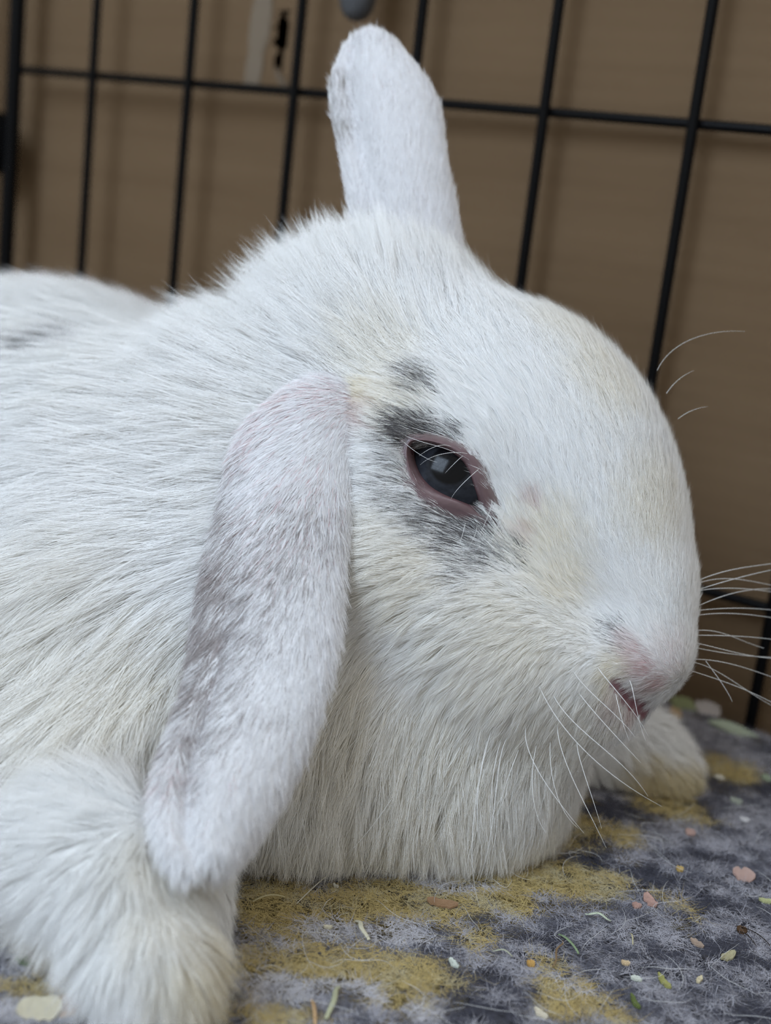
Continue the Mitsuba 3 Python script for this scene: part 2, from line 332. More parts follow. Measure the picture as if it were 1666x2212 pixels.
# ------------------------------------------------------------------ the rabbit's body: one smooth surface
SHAPES = [
    ('ellipsoid', (-124.38, 330.46, 6.20), (74, 68, 62), -40, -6, 0),
    ('ellipsoid', (-69.32, 273.11, 24.29), (62, 54, 50), -32, -10, 20),
    ('cone', (-42.72, 241.41, 42.02), 31, (-4.97, 239.74, 60.52), 25, 16),
    ('cone', (-13.16, 220.78, 33.41), 27, (11.37, 222.39, 23.10), 24, 14),
    ('ellipsoid', (-2.17, 238.52, 76.63), (20, 20, 21), -10, 0, 10),
    ('ellipsoid', (18.48, 227.71, 66.07), (25.0, 23.5, 21.5), -12, -25, 8),
    ('ellipsoid', (27.46, 222.87, 58.86), (22.0, 20.5, 19), -12, -40, 8),
    ('ellipsoid', (36.04, 217.61, 49.95), (16.0, 14.0, 14.0), -12, -60, 8),
    ('cone', (42.08, 213.17, 44.39), 10, (44.00, 209.69, 38.57), 8.6, 6),
    ('cone', (33.82, 204.61, 36.73), 7.5, (39.48, 205.21, 39.19), 5.5, 5),
    ('ellipsoid', (14.27, 209.52, 42.10), (16, 15, 13.5), -12, -20, 8),
    ('cone', (23.45, 207.81, 35.07), 12.5, (34.18, 208.55, 29.68), 9, 7),
    ('cone', (34.82, 211.02, 27.14), 7.5, (42.45, 209.36, 28.77), 4.6, 4),
    ('cone', (18.57, 221.05, 17.59), 19, (26.14, 227.00, 12.47), 12, 10),
    ('cone', (-10.17, 209.79, 13.62), 19, (18.62, 219.31, 10.46), 17, 12),
    ('cone', (5.29, 211.67, 72.05), 5.5, (13.69, 210.05, 69.61), 4.5, 7),
    ('ellipsoid', (9.79, 210.41, 62.66), (8.3, 8.3, 8.3), 0, 0, 4),
    ('cone', (-0.90, 211.92, 66.75), 6.5, (0.74, 205.81, 50.10), 8, 8),
    ('cone', (-42.97, 211.77, 30.22), 20, (-32.35, 197.60, 18.53), 14, 12),
    ('cone', (-50.96, 210.12, 14.99), 20, (-41.84, 192.41, 14.12), 14, 10),
    ('cone', (-35.23, 168.78, 12.18), 11.6, (-29.91, 165.98, 11.24), 10.2, 2.5),
    ('cone', (-30.35, 165.96, 11.19), 9.8, (-22.62, 154.41, 6.01), 6.2, 5),
    ('cone', (-21.74, 174.84, 9.59), 5.4, (-19.69, 166.15, -0.71), 5, 2),
    ('cone', (-22.78, 153.82, 5.69), 6.6, (-21.35, 151.82, 3.82), 5.5, 4),
    ('cone', (31.78, 247.15, 6.44), 10, (55.00, 245.90, 5.54), 7.5, 6),
    ('cone', (55.00, 245.90, 5.54), 7, (60.12, 244.26, 3.02), 6.2, 4),
]


def frame(yaw, pitch):
    y, p = math.radians(yaw), math.radians(pitch)
    a = np.array([math.cos(y) * math.cos(p), math.sin(y) * math.cos(p), math.sin(p)])
    b = np.array([-math.sin(y), math.cos(y), 0.0])
    return np.stack([a, b, np.cross(a, b)])


MOUTH = [((39.24, 198.71, 36.27), (42.25, 200.78, 32.97), 1.25), ((42.25, 200.78, 32.97), (46.82, 206.29, 28.54), 1.7)]


def field(X):
    d = None
    for q in SHAPES:
        if q[0] == 'cone':
            _, a, ra, b, rb, k = q
            a, b = np.array(a), np.array(b)
            t = np.clip(((X - a) @ (b - a)) / ((b - a) @ (b - a)), 0, 1)
            e = np.linalg.norm(X - a - t[..., None] * (b - a), axis=-1) - (ra + (rb - ra) * t)
        else:
            _, c, r, yaw, pitch, k = q
            l = (X - np.array(c)) @ frame(yaw, pitch).T
            r = np.array([r[0], r[2], r[1]])
            k0, k1 = np.linalg.norm(l / r, axis=-1), np.linalg.norm(l / r ** 2, axis=-1)
            e = k0 * (k0 - 1) / np.maximum(k1, 1e-9)
        if d is None:
            d = e
        else:
            h = np.clip(0.5 + 0.5 * (d - e) / k, 0, 1)
            d = d * (1 - h) + e * h - k * h * (1 - h)
    for a, b, r in MOUTH:
        a, b = np.array(a), np.array(b)
        t = np.clip(((X - a) @ (b - a)) / ((b - a) @ (b - a)), 0, 1)
        e = r - np.linalg.norm(X - a - t[..., None] * (b - a), axis=-1)
        h = np.clip(0.5 - 0.5 * (d - e) / 1.2, 0, 1)
        d = d * (1 - h) + e * h + 1.2 * h * (1 - h)
    return d


def socket(X):
    """The almond-shaped opening of the eye, cut into the body behind the lids."""
    q = X - EC
    u, v, w = q @ EU, q @ EV, q @ EA
    c, s = math.cos(math.radians(-43)), math.sin(math.radians(-43))
    a, b = u * c + v * s, -u * s + v * c
    lens = np.maximum(np.hypot(a, b - 4.7), np.hypot(a, b + 4.7)) - 8.75
    return np.maximum(lens, 1.5 - w)


def surface_nets(F, lo, h):
    s, n = F < 0, F.shape
    off = [(a, b, c) for a in (0, 1) for b in (0, 1) for c in (0, 1)]
    cnt = np.zeros([m - 1 for m in n], np.int32)
    for o in off:
        cnt += s[tuple(slice(o[a], n[a] - 1 + o[a]) for a in range(3))]
    cell = np.argwhere((cnt > 0) & (cnt < 8))
    idx = -np.ones(cnt.shape, np.int32)
    idx[tuple(cell.T)] = np.arange(len(cell))
    acc, num = np.zeros((len(cell), 3)), np.zeros(len(cell))
    for a in range(8):
        for b in range(a + 1, 8):
            oa, ob = np.array(off[a]), np.array(off[b])
            if np.abs(oa - ob).sum() != 1:
                continue
            fa, fb = F[tuple((cell + oa).T)], F[tuple((cell + ob).T)]
            m = (fa < 0) != (fb < 0)
            t = np.where(m, fa / np.where(m, fa - fb, 1), 0)
            acc += np.where(m[:, None], oa + (ob - oa) * t[:, None], 0)
            num += m
    V, quads = (cell + acc / num[:, None]) * h + lo, []
    for ax in range(3):
        u, v = (ax + 1) % 3, (ax + 2) % 3
        a, b = [slice(None)] * 3, [slice(None)] * 3
        a[ax], b[ax] = slice(0, n[ax] - 1), slice(1, n[ax])
        A = s[tuple(a)]
        e = np.argwhere(A != s[tuple(b)])
        e = e[(e[:, u] > 0) & (e[:, v] > 0) & (e[:, u] < n[u] - 1) & (e[:, v] < n[v] - 1)]
        du, dv = np.eye(3, dtype=int)[u], np.eye(3, dtype=int)[v]
        q = np.stack([idx[tuple((e - du - dv).T)], idx[tuple((e - dv).T)], idx[tuple(e.T)], idx[tuple((e - du).T)]], 1)
        quads.append(np.where(A[tuple(e.T)][:, None], q, q[:, ::-1]))
    Q = np.concatenate(quads)
    return V, np.vstack([Q[:, [0, 1, 2]], Q[:, [0, 2, 3]]])


EC = np.array((9.79, 210.41, 62.66))
EA = unit(-0.16 * RIGHT + 0.06 * UP - 0.97 * AHEAD)          # where the eye looks
EU = unit(RIGHT - (RIGHT @ EA) * EA)
EV = np.cross(EA, EU)
if EV @ UP < 0:
    EV = -EV
H = 1.4
axes_ = [np.arange(a, b, H) for a, b in ((-205, 95), (132, 450), (0.1, 172))]
X = np.stack(np.meshgrid(*axes_, indexing='ij'), -1).astype(np.float32)
Fd = np.concatenate([np.maximum(field(X[k:k + 16]), -socket(X[k:k + 16])) for k in range(0, len(X), 16)])
Fd = np.maximum(Fd, 0.5 - X[..., 2])
BV, BF = surface_nets(Fd, np.array([-205, 132, 0.1]), H)
del X, Fd
BV = BV.astype(float)
E2 = np.unique(np.sort(np.vstack([BF[:, [0, 1]], BF[:, [1, 2]], BF[:, [2, 0]]]), axis=1), axis=0)
deg = np.bincount(E2.ravel(), minlength=len(BV)).astype(float)
for _ in range(4):
    avg = np.stack([(np.bincount(E2[:, 0], BV[E2[:, 1], c], len(BV)) + np.bincount(E2[:, 1], BV[E2[:, 0], c], len(BV))) / np.maximum(deg, 1) for c in range(3)], 1)
    BV = BV + 0.45 * (avg - BV)
_, _, BN = meshkit.arrays((BV, BF), True)

# ------------------------------------------------------------------ the eye: ball, lids, lashes
ER = 8.5
_k = 0.0728
INNER = np.array([(905,975), (930,968), (960,975), (1010,1005), (1035,1060), (1041,1098), (1010,1092), (960,1070), (920,1030)], float)
RIM = np.array([(893,974), (920,959), (960,964), (1024,992), (1056,1056), (1082,1146), (1014,1121), (941,1097), (896,1040)], float)
SKIRT = np.array([(872,958), (912,934), (960,938), (1045,977), (1085,1050), (1108,1176), (1015,1150), (925,1120), (872,1050)], float)


def loop(pts, m=72):
    """A closed smooth outline around the eye, in millimetres in the plane of the eye."""
    p = np.vstack([pts, pts[:1]])
    p = np.column_stack([(p[:, 0] - 975) * _k, -(p[:, 1] - 1035) * _k])
    return CubicSpline(np.arange(len(p)), p, bc_type='periodic')(np.linspace(0, len(pts), m, endpoint=False))


loops = [loop(x) for x in (INNER, RIM, SKIRT)]


def to_skin(uv, off):
    """Height above the eye's centre at which the skin (plus off) lies, along the eye's axis."""
    base = EC + uv[:, :1] * EU + uv[:, 1:] * EV
    lo, hi = np.full(len(uv), -6.0), np.full(len(uv), 22.0)
    for _ in range(26):
        mid = (lo + hi) / 2
        d = field((base + mid[:, None] * EA)[:, None, :])[:, 0]
        lo, hi = np.where(d < off, mid, lo), np.where(d < off, hi, mid)
    return base + ((lo + hi) / 2)[:, None] * EA


def on_ball(uv, r):
    w = np.sqrt(np.maximum(r * r - (uv ** 2).sum(1), 1.0))
    return EC + uv[:, :1] * EU + uv[:, 1:] * EV + w[:, None] * EA


rings = [on_ball(loops[0] * 1.03, ER - 0.5), on_ball(loops[0], ER + 0.1)]
lift_rim = on_ball(loops[0] * 0.8 + loops[1] * 0.2, ER + 0.5)
rings.append(lift_rim)
for t, off in ((0.45, 0.6), (0.75, 0.55), (1.0, 0.4)):
    rings.append(to_skin(loops[0] * (1 - t) + loops[1] * t, off))
for t, off in ((0.5, 0.25), (1.0, -0.5)):
    rings.append(to_skin(loops[1] * (1 - t) + loops[2] * t, off))
LV = np.concatenate(rings)
m_ = 72
LF = np.array([[a * m_ + b, a * m_ + (b + 1) % m_, (a + 1) * m_ + (b + 1) % m_, (a + 1) * m_ + b] for a in range(len(rings) - 1) for b in range(m_)])
LF = np.vstack([LF[:, [0, 1, 2]], LF[:, [0, 2, 3]]])
fn = np.cross(LV[LF[:, 1]] - LV[LF[:, 0]], LV[LF[:, 2]] - LV[LF[:, 0]])
if (fn @ EA).sum() < 0:
    LF = LF[:, ::-1]
lid_rng = meshkit.fbm(LV * 1.7, 3, seed=9)[:, None]
lc = np.array([0.155, 0.098, 0.103]) * (0.72 + 0.55 * lid_rng)
lc[:m_ * 2] = [0.10, 0.05, 0.055]
can = np.exp(-((LV - to_skin(np.array([[(1072 - 975) * _k, -(1140 - 1035) * _k]]), 0.3)) ** 2).sum(1) / 4.5)[:, None]
lc = lc * (1 - 0.75 * can) + np.array([0.035, 0.022, 0.022]) * 0.75 * can
lc[-2 * m_:] = np.array([0.22, 0.17, 0.165])
put('rabbit__eye__eyelid', (LV, LF), 'skin_moist', lc)
tag('rabbit__eye__eyelid', 'pink rim around the eye')
ball = trimesh.creation.icosphere(5, ER)
dirs = ball.vertices / ER
ball.vertices = ball.vertices + EC


def iris(p, n, uv):
    q = (mi.Vector3f(p) * 1000 - mi.Vector3f(*[float(v) for v in EC])) / ER
    look = unit(EA + 0.10 * EU + 0.20 * EV)
    c = q.x * float(look[0]) + q.y * float(look[1]) + q.z * float(look[2])
    import drjit as dr
    ang = dr.acos(dr.clip(c, -1, 1))
    streak = mikit.fbm(q.x * 9, q.y * 9, q.z * 9, 3)
    col = mikit.mix(mi.Color3f(0.004, 0.004, 0.005), mi.Color3f(0.022, 0.024, 0.030) * (0.45 + 1.1 * streak), mikit.smoothstep(0.34, 0.42, ang))
    return mikit.mix(col, mi.Color3f(0.012, 0.011, 0.013), mikit.smoothstep(0.80, 0.90, ang))


scene['eyeball_wet'] = {'type': 'principled', 'base_color': mikit.proc(iris), 'roughness': 0.15, 'specular': 0.2}
put('rabbit__eye__eyeball', ball, 'eyeball_wet', smooth=True)
tag('rabbit__eye__eyeball', 'dark slate blue eye with black pupil')
lash_n = 0
for pts in ([(13.31, 201.48, 66.55), (11.70, 199.32, 65.30), (10.36, 198.90, 63.58), (9.65, 200.07, 61.63)], [(11.38, 202.59, 68.56), (8.81, 200.39, 68.83), (6.42, 199.62, 68.19), (4.37, 199.83, 66.54)], [(10.72, 202.48, 68.14), (9.68, 200.28, 67.52), (8.24, 199.05, 65.88)],
            [(8.82, 203.26, 69.21), (6.28, 200.73, 69.39), (4.01, 200.33, 67.76)], [(15.86, 201.03, 62.16), (15.46, 197.60, 60.75), (14.74, 196.51, 58.41), (14.24, 196.40, 55.84)], [(12.28, 200.08, 58.29), (11.87, 196.86, 56.88), (11.45, 196.51, 54.59)], [(14.11, 199.97, 57.81), (13.57, 196.82, 56.73), (12.83, 196.77, 54.84)],
            [(1.12, 204.60, 71.52), (3.62, 203.36, 71.23), (6.86, 202.99, 70.76), (10.50, 202.74, 69.96)], [(0.85, 204.22, 70.22), (3.79, 202.88, 69.59), (7.38, 202.16, 69.12), (11.73, 201.52, 67.83)], [(1.94, 204.85, 72.53), (5.31, 203.90, 72.47), (8.89, 203.35, 71.43), (11.95, 203.08, 69.96)], [(1.14, 203.86, 69.17), (2.84, 202.57, 68.31), (4.70, 201.88, 67.46), (6.92, 201.25, 66.93)],
            [(18.15, 203.37, 61.45), (17.87, 201.81, 59.27), (16.98, 200.66, 57.07), (16.28, 199.39, 54.61)]):
    put('rabbit__eye__' + numbered('eyelash', lash_n), tube(pts, [0.04, 0.045, 0.035, 0.012], 5, steps=14), 'hair_coat', [0.80, 0.79, 0.77])
    lash_n += 1

# ------------------------------------------------------------------ coat: how the hair lies, how long it is, its marks
def way(deg, out=0.0):
    a = math.radians(deg)
    return RIGHT * math.cos(a) + UP * math.sin(a) - AHEAD * out


COAT = [  # place, way the hair points in the rabbit's side view (degrees), length, lift
    ((48.65, 203.75, 42.81), 95, 1.9, .22), ((47.18, 201.85, 36.30), 140, 1.7, .25), ((42.73, 201.97, 45.75), 115, 2.0, .2), ((37.92, 202.30, 48.87), 120, 2.4, .2), ((41.12, 199.30, 39.59), 140, 1.7, .3),
    ((45.63, 206.71, 55.37), 100, 2.6, .25), ((39.38, 204.87, 60.39), 110, 2.8, .2), ((45.01, 214.24, 67.25), 105, 3.2, .25), ((33.86, 206.20, 69.08), 118, 3.6, .18), ((40.21, 216.04, 75.50), 120, 3.8, .25), ((27.86, 209.00, 77.42), 120, 4.5, .18),
    ((25.01, 204.49, 69.10), 118, 4.0, .16), ((18.04, 210.94, 81.09), 112, 5.2, .18), ((27.81, 220.35, 86.30), 125, 5.0, .25), ((12.50, 218.54, 86.94), 105, 6.5, .25), ((3.90, 223.41, 90.00), 97, 8.5, .35), ((-3.36, 226.15, 92.75), 100, 9.0, .5), ((6.25, 238.99, 94.78), 80, 8, .4),
    ((-9.67, 223.19, 88.43), 112, 11, .65), ((-15.34, 227.57, 88.19), 128, 13, .8), ((-20.17, 227.16, 82.22), 142, 14, .85), ((-23.96, 224.52, 75.83), 150, 13, .75), ((-11.69, 219.32, 80.99), 140, 9, .4), ((-17.08, 219.29, 74.26), 165, 9, .35), ((-7.92, 216.00, 75.81), 150, 6, .4), ((-2.70, 213.19, 76.83), 120, 4.5, .4),
    ((0.72, 206.28, 73.88), 150, 3.6, .3), ((7.18, 205.87, 73.99), 165, 3.8, .2), ((13.14, 204.65, 72.01), 150, 3.6, .2), ((0.69, 204.10, 68.43), 178, 3.4, .3), ((17.28, 203.83, 67.57), 110, 2.6, .22), ((19.39, 203.87, 62.66), 95, 2.4, .3), ((20.63, 203.10, 58.55), 70, 2.6, .35),
    ((24.59, 203.21, 61.23), 110, 3.0, .2), ((25.41, 202.19, 54.89), 75, 3.2, .35), ((30.81, 202.60, 57.69), 112, 3.0, .2), ((30.31, 202.11, 51.01), 80, 3.0, .3), ((35.45, 201.88, 45.64), 160, 2.6, .25), ((23.66, 200.11, 50.78), 150, 3.4, .35),
    ((1.52, 201.60, 61.75), 182, 4.0, .25), ((1.56, 199.18, 55.74), 188, 5.2, .25), ((7.37, 200.03, 54.75), 184, 5.0, .2), ((13.22, 200.53, 53.85), 180, 4.4, .22), ((18.33, 200.22, 53.08), 178, 4.0, .25), ((9.95, 198.42, 51.08), 190, 5.6, .28), ((18.00, 197.82, 49.28), 195, 5.0, .28),
    ((2.46, 196.76, 48.42), 200, 6.5, .25), ((6.76, 196.81, 42.24), 222, 7.0, .25), ((16.49, 195.65, 43.84), 215, 6.0, .25), ((24.87, 197.45, 45.78), 205, 4.6, .28), ((29.67, 197.06, 42.00), 215, 3.6, .3), ((34.44, 197.05, 38.82), 235, 3.0, .28), ((27.46, 195.26, 36.33), 240, 4.2, .28),
    ((20.17, 194.57, 37.19), 236, 6.0, .25), ((10.76, 196.53, 32.98), 238, 7.5, .25), ((1.80, 196.46, 35.70), 235, 8.0, .25), ((33.88, 196.76, 32.74), 262, 3.6, .25), ((40.77, 201.03, 29.53), 262, 2.6, .25), ((45.42, 205.13, 27.63), 280, 2.2, .25), ((28.96, 198.11, 27.68), 262, 6.0, .25), ((21.76, 197.05, 26.43), 254, 8.0, .25),
    ((12.77, 196.10, 22.57), 254, 9.5, .25), ((1.81, 193.83, 23.72), 250, 9.5, .25), ((-4.42, 191.25, 16.35), 262, 11, .25), ((6.54, 194.42, 13.89), 266, 11, .25), ((17.39, 196.51, 15.07), 266, 11, .25), ((26.34, 199.51, 15.59), 262, 10, .25), ((-9.48, 191.23, 9.45), 265, 11, .3), ((10.91, 196.53, 7.79), 268, 10, .3), ((24.18, 199.52, 9.61), 268, 9, .3),
    ((-10.65, 210.21, 62.88), 200, 9, .3), ((-21.02, 211.14, 61.43), 195, 11, .35), ((-30.03, 215.20, 63.38), 178, 12, .3), ((-33.10, 207.15, 53.24), 196, 12, .25), ((-42.49, 219.87, 64.93), 178, 11, .17), ((-49.83, 233.39, 71.63), 172, 10, .18), ((-66.18, 248.25, 72.97), 172, 10, .15), ((-60.48, 223.91, 62.09), 180, 11, .14),
    ((-46.38, 207.43, 51.56), 200, 12, .15), ((-55.15, 203.16, 43.97), 205, 12, .15), ((-33.81, 196.55, 41.02), 222, 12, .22), ((-45.25, 192.43, 35.00), 228, 13, .18), ((-50.87, 188.99, 26.63), 236, 12, .2), ((-34.52, 186.93, 29.50), 244, 12, .22), ((-29.78, 182.91, 22.95), 255, 10, .28), ((-39.14, 181.67, 24.49), 250, 12, .3), ((-31.59, 181.92, 22.43), 256, 11, .3), ((-46.47, 181.66, 22.11), 240, 11, .28), ((-39.03, 164.01, 22.08), 150, 6.5, .5), ((-28.46, 163.90, 22.16), 60, 6, .5), ((-51.38, 184.63, 20.93), 236, 10, .22),
    ((-42.83, 164.66, 19.92), 200, 8, .3), ((-31.76, 162.14, 21.94), 120, 6, .8), ((-35.46, 158.29, 18.12), 218, 7, .4), ((-28.26, 158.24, 19.08), 250, 7, .28), ((-23.36, 161.22, 18.80), 300, 6.5, .35), ((-40.75, 158.53, 13.96), 215, 8, .3), ((-37.06, 157.28, 8.41), 240, 9, .25), ((-29.20, 153.60, 12.97), 258, 9, .28),
    ((-23.32, 153.52, 13.79), 275, 9, .28), ((-20.34, 156.85, 13.56), 300, 7, .35), ((-23.61, 147.87, 9.40), 262, 9, .28), ((-19.00, 148.31, 8.42), 278, 9, .28), ((-30.37, 152.30, 8.32), 246, 10, .35), ((-17.70, 168.12, 8.08), 270, 2.8, .15), ((-16.72, 164.44, 3.27), 270, 3.5, .2), ((-15.74, 152.28, 6.95), 268, 5, .25),
    ((56.27, 239.70, 10.82), 330, 4.5, .3), ((62.20, 239.52, 6.89), 310, 4.0, .35), ((55.48, 237.89, 2.96), 285, 4.5, .3), ((48.72, 238.10, 6.77), 300, 4.5, .3)]
coat = np.array([list(p) + list(way(d)) + [l, f] for p, d, l, f in COAT])

GREY = [((4.25, 208.53, 77.45), 2.5, .7), ((2.68, 210.75, 78.41), 1.8, .5), ((2.51, 204.72, 71.08), 2.6, 1), ((5.51, 204.38, 70.05), 3.0, 1), ((9.47, 204.08, 69.86), 2.2, .6), ((0.70, 204.44, 69.46), 2.2, .35), ((1.67, 202.78, 65.16), 2.4, .3), ((2.57, 201.59, 61.88), 2.6, .32), ((4.98, 201.13, 59.71), 2.4, .4),
        ((8.43, 201.51, 57.83), 3.0, .62), ((12.94, 202.31, 56.47), 3.2, .85), ((15.46, 202.51, 56.57), 2.6, .95), ((11.27, 201.41, 55.24), 2.6, .7), ((16.84, 200.41, 53.59), 2.6, .6), ((14.16, 199.05, 51.78), 2.6, .4), ((21.18, 201.03, 53.58), 2.4, .35), ((37.78, 200.86, 43.83), 1.6, .35), ((39.02, 199.78, 41.84), 1.4, .2), ((-60.61, 243.46, 72.62), 5.0, .42), ((5.49, 222.92, 89.47), 3.0, .07)]
CREAM = [((-2.33, 215.88, 79.50), 6, .3), ((-4.55, 211.02, 74.33), 3.5, .8), ((0.64, 206.78, 74.51), 5, .4), ((25.32, 202.35, 55.59), 6, .5), ((28.92, 201.59, 50.24), 5, .5), ((21.11, 194.98, 40.91), 12, .35), ((5.89, 197.30, 49.42), 7, .4), ((-0.30, 198.14, 53.58), 6, .3), ((38.35, 198.46, 38.02), 3, .6), ((30.23, 197.80, 28.75), 10, .3), ((29.45, 220.67, 85.71), 7, .3), ((34.08, 215.08, 80.20), 7, .35), ((-6.06, 193.34, 30.58), 12, .4),
         ((12.59, 196.26, 24.04), 14, .3), ((-33.19, 187.20, 29.57), 14, .3), ((-48.64, 192.32, 33.13), 18, .22), ((-34.78, 180.95, 22.45), 8, .35), ((-47.54, 181.01, 20.06), 10, .22), ((-23.24, 160.70, 18.42), 5, .3), ((-15.93, 155.47, 8.25), 6, .7), ((-35.66, 159.72, 3.53), 7, .35), ((60.17, 238.10, 1.54), 5.5, 1), ((55.03, 238.71, 1.07), 5.5, 1), ((63.69, 239.19, 2.92), 4, 1), ((-20.86, 156.29, 13.82), 5, .35), ((42.42, 207.53, 62.36), 7, .35)]
PINK = [((43.10, 199.71, 38.92), 2.2, .85), ((41.25, 199.66, 41.39), 1.8, .7), ((45.35, 201.17, 35.55), 2.2, .8), ((39.67, 200.05, 42.59), 1.5, .5), ((39.32, 199.19, 32.45), 2.4, .4), ((22.74, 203.40, 61.70), 1.6, .5), ((22.69, 202.44, 56.36), 1.6, .45), ((-5.15, 207.78, 71.09), 2.6, .8), ((43.76, 202.61, 30.85), 2.2, .9), ((47.22, 201.65, 40.27), 4, .25)]
STAIN = [((60.06, 237.96, 2.07), 6, 1), ((54.89, 238.43, 1.67), 6, 1), ((63.60, 239.13, 3.42), 4, 1), ((-15.89, 154.42, 8.24), 5, .55), ((-16.46, 150.83, 7.79), 5, .5)]
STAIN_C = np.array([0.70, 0.60, 0.36])      # rug dye and dirt on the paws' lower fur
BODY_WHITE, CREAM_C, GREY_C, PINK_C = np.array([0.885, 0.88, 0.87]), np.array([0.82, 0.755, 0.61]), np.array([0.075, 0.07, 0.07]), np.array([0.56, 0.36, 0.335])
SIG = 7.5


def coat_color(X, N=None):
    n = len(X)
    c = np.tile(BODY_WHITE, (n, 1)) * (1 + rng.normal(0, 0.015, (n, 1)))
    cream = np.clip(spots(X, CREAM) + 0.14 * np.clip(meshkit.fbm(X * 0.12, 3, seed=14) - 0.45, 0, 1), 0, 1)
    k = np.clip(cream * (0.5 + rng.random(n)), 0, 1)[:, None]
    c = c * (1 - k) + CREAM_C * k
    k = np.clip(spots(X, STAIN) * (0.4 + 0.8 * rng.random(n)), 0, 1)[:, None]
    c = c * (1 - k) + STAIN_C * k
    g = spots(X, GREY)
    m = rng.random(n) < g * 0.85
    c[m] = GREY_C * (0.8 + 3.0 * rng.random((m.sum(), 1)) ** 1.6)
    p = spots(X, PINK)
    k = np.clip(p * 0.6 * (0.5 + rng.random(n)), 0, 0.8)[:, None]
    return c * (1 - k) + PINK_C * k


skin = np.array([0.85, 0.82, 0.79]) * (0.9 + 0.2 * meshkit.fbm(BV * 0.5, 2, seed=4))[:, None]
pk = np.clip(spots(BV, PINK), 0, 1)[:, None]
skin = skin * (1 - pk) + np.array([0.50, 0.26, 0.26]) * pk
gk = np.clip(spots(BV, GREY) * 0.85, 0, 1)[:, None]
skin = skin * (1 - gk) + np.array([0.12, 0.10, 0.10]) * gk
mk = np.min([np.linalg.norm(BV - (np.array(a) * (1 - t) + np.array(b) * t), axis=1) / r for a, b, r in MOUTH for t in (0, .33, .66, 1)], axis=0)
mouth_w = np.clip(1.9 - mk, 0, 1)[:, None]
skin = skin * (1 - mouth_w) + np.array([0.24, 0.11, 0.125]) * mouth_w
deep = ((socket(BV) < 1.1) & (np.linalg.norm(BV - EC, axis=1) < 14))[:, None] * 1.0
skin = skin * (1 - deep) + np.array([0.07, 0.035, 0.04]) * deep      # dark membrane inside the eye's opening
put('rabbit__body', (BV, BF), 'skin_matte', skin)

cen = BV[BF].mean(1)
fnorm = unit(np.cross(BV[BF[:, 1]] - BV[BF[:, 0]], BV[BF[:, 2]] - BV[BF[:, 0]]))
facing = (fnorm * unit(EYE_POINT * 1000 - cen)).sum(1)
A = anchored(cen, coat, SIG)
dens = np.clip(168 / np.maximum(A[:, 3], 1), 15.5, 46)
dens = np.where(in_view(cen, 0.09) & (facing > -0.22), dens, np.where(facing > -0.5, 3.0, 1.6))
dens = np.where(cen[:, 2] < 0.8, 0, dens)
far_ = np.linalg.norm(cen - EYE_POINT * 1000, axis=1)
dens *= np.where(far_ > 250, 0.6, 1.0)
root, fi, u, v = sample_roots(BV, BF, dens)
N = unit(BN[BF[fi, 0]] * (1 - u - v)[:, None] + BN[BF[fi, 1]] * u[:, None] + BN[BF[fi, 2]] * v[:, None])
A = anchored(root, coat, SIG)
q = root - EC
uvp = np.column_stack([q @ EU, q @ EV])
rimp = loops[1]
from shapely import contains_xy, Polygon
near_eye = contains_xy(Polygon(loops[0] * 0.25 + loops[1] * 0.72), uvp[:, 0], uvp[:, 1]) & (q @ EA > 0)
mo = np.min([np.linalg.norm(root - (np.array(a) * (1 - t) + np.array(b) * t), axis=1) / r for a, b, r in MOUTH for t in (0, .33, .66, 1)], axis=0)
keep = ~near_eye & (mo > 1.12) & (rng.random(len(root)) > spots(root, PINK) * 0.62)
root, N, A = root[keep], N[keep], A[keep]
L = A[:, 3]
def fur_part(root, N, A, L, seg):
    return hairs(root, N, A[:, :3], L, A[:, 4], np.clip(0.06 + 0.006 * L, 0.075, 0.115), coat_color(root), np.clip(0.22 + 0.052 * L + 0.6 * np.maximum(A[:, 4] - 0.5, 0), 0.22, 0.8) * np.where((root[:, 0] < -12) & (root[:, 2] > 45), 0.6, 1.0), np.clip(0.5 + 0.13 * L, 0.7, 2.1), curl=0.07, sag=0.05, segments=seg)


coats = []
for short, seg in ((True, 2), (False, 3)):
    k = (L < 8.5) == short
    coats.append(fur_part(root[k], N[k], A[k], L[k], seg))
hv, hf, hn, hc = (np.concatenate([coats[0][0], coats[1][0]]), np.concatenate([coats[0][1], coats[1][1] + len(coats[0][0])]), np.concatenate([coats[0][2], coats[1][2]]), np.concatenate([coats[0][3], coats[1][3]]))
put('rabbit__body__fur', (hv, hf), 'hair_coat', hc, normals=hn)
tag('rabbit__body__fur', 'thick white and cream fur with grey marks around the eye', kind='stuff')
print('fur', len(root), 'hairs', len(hf), 'triangles')

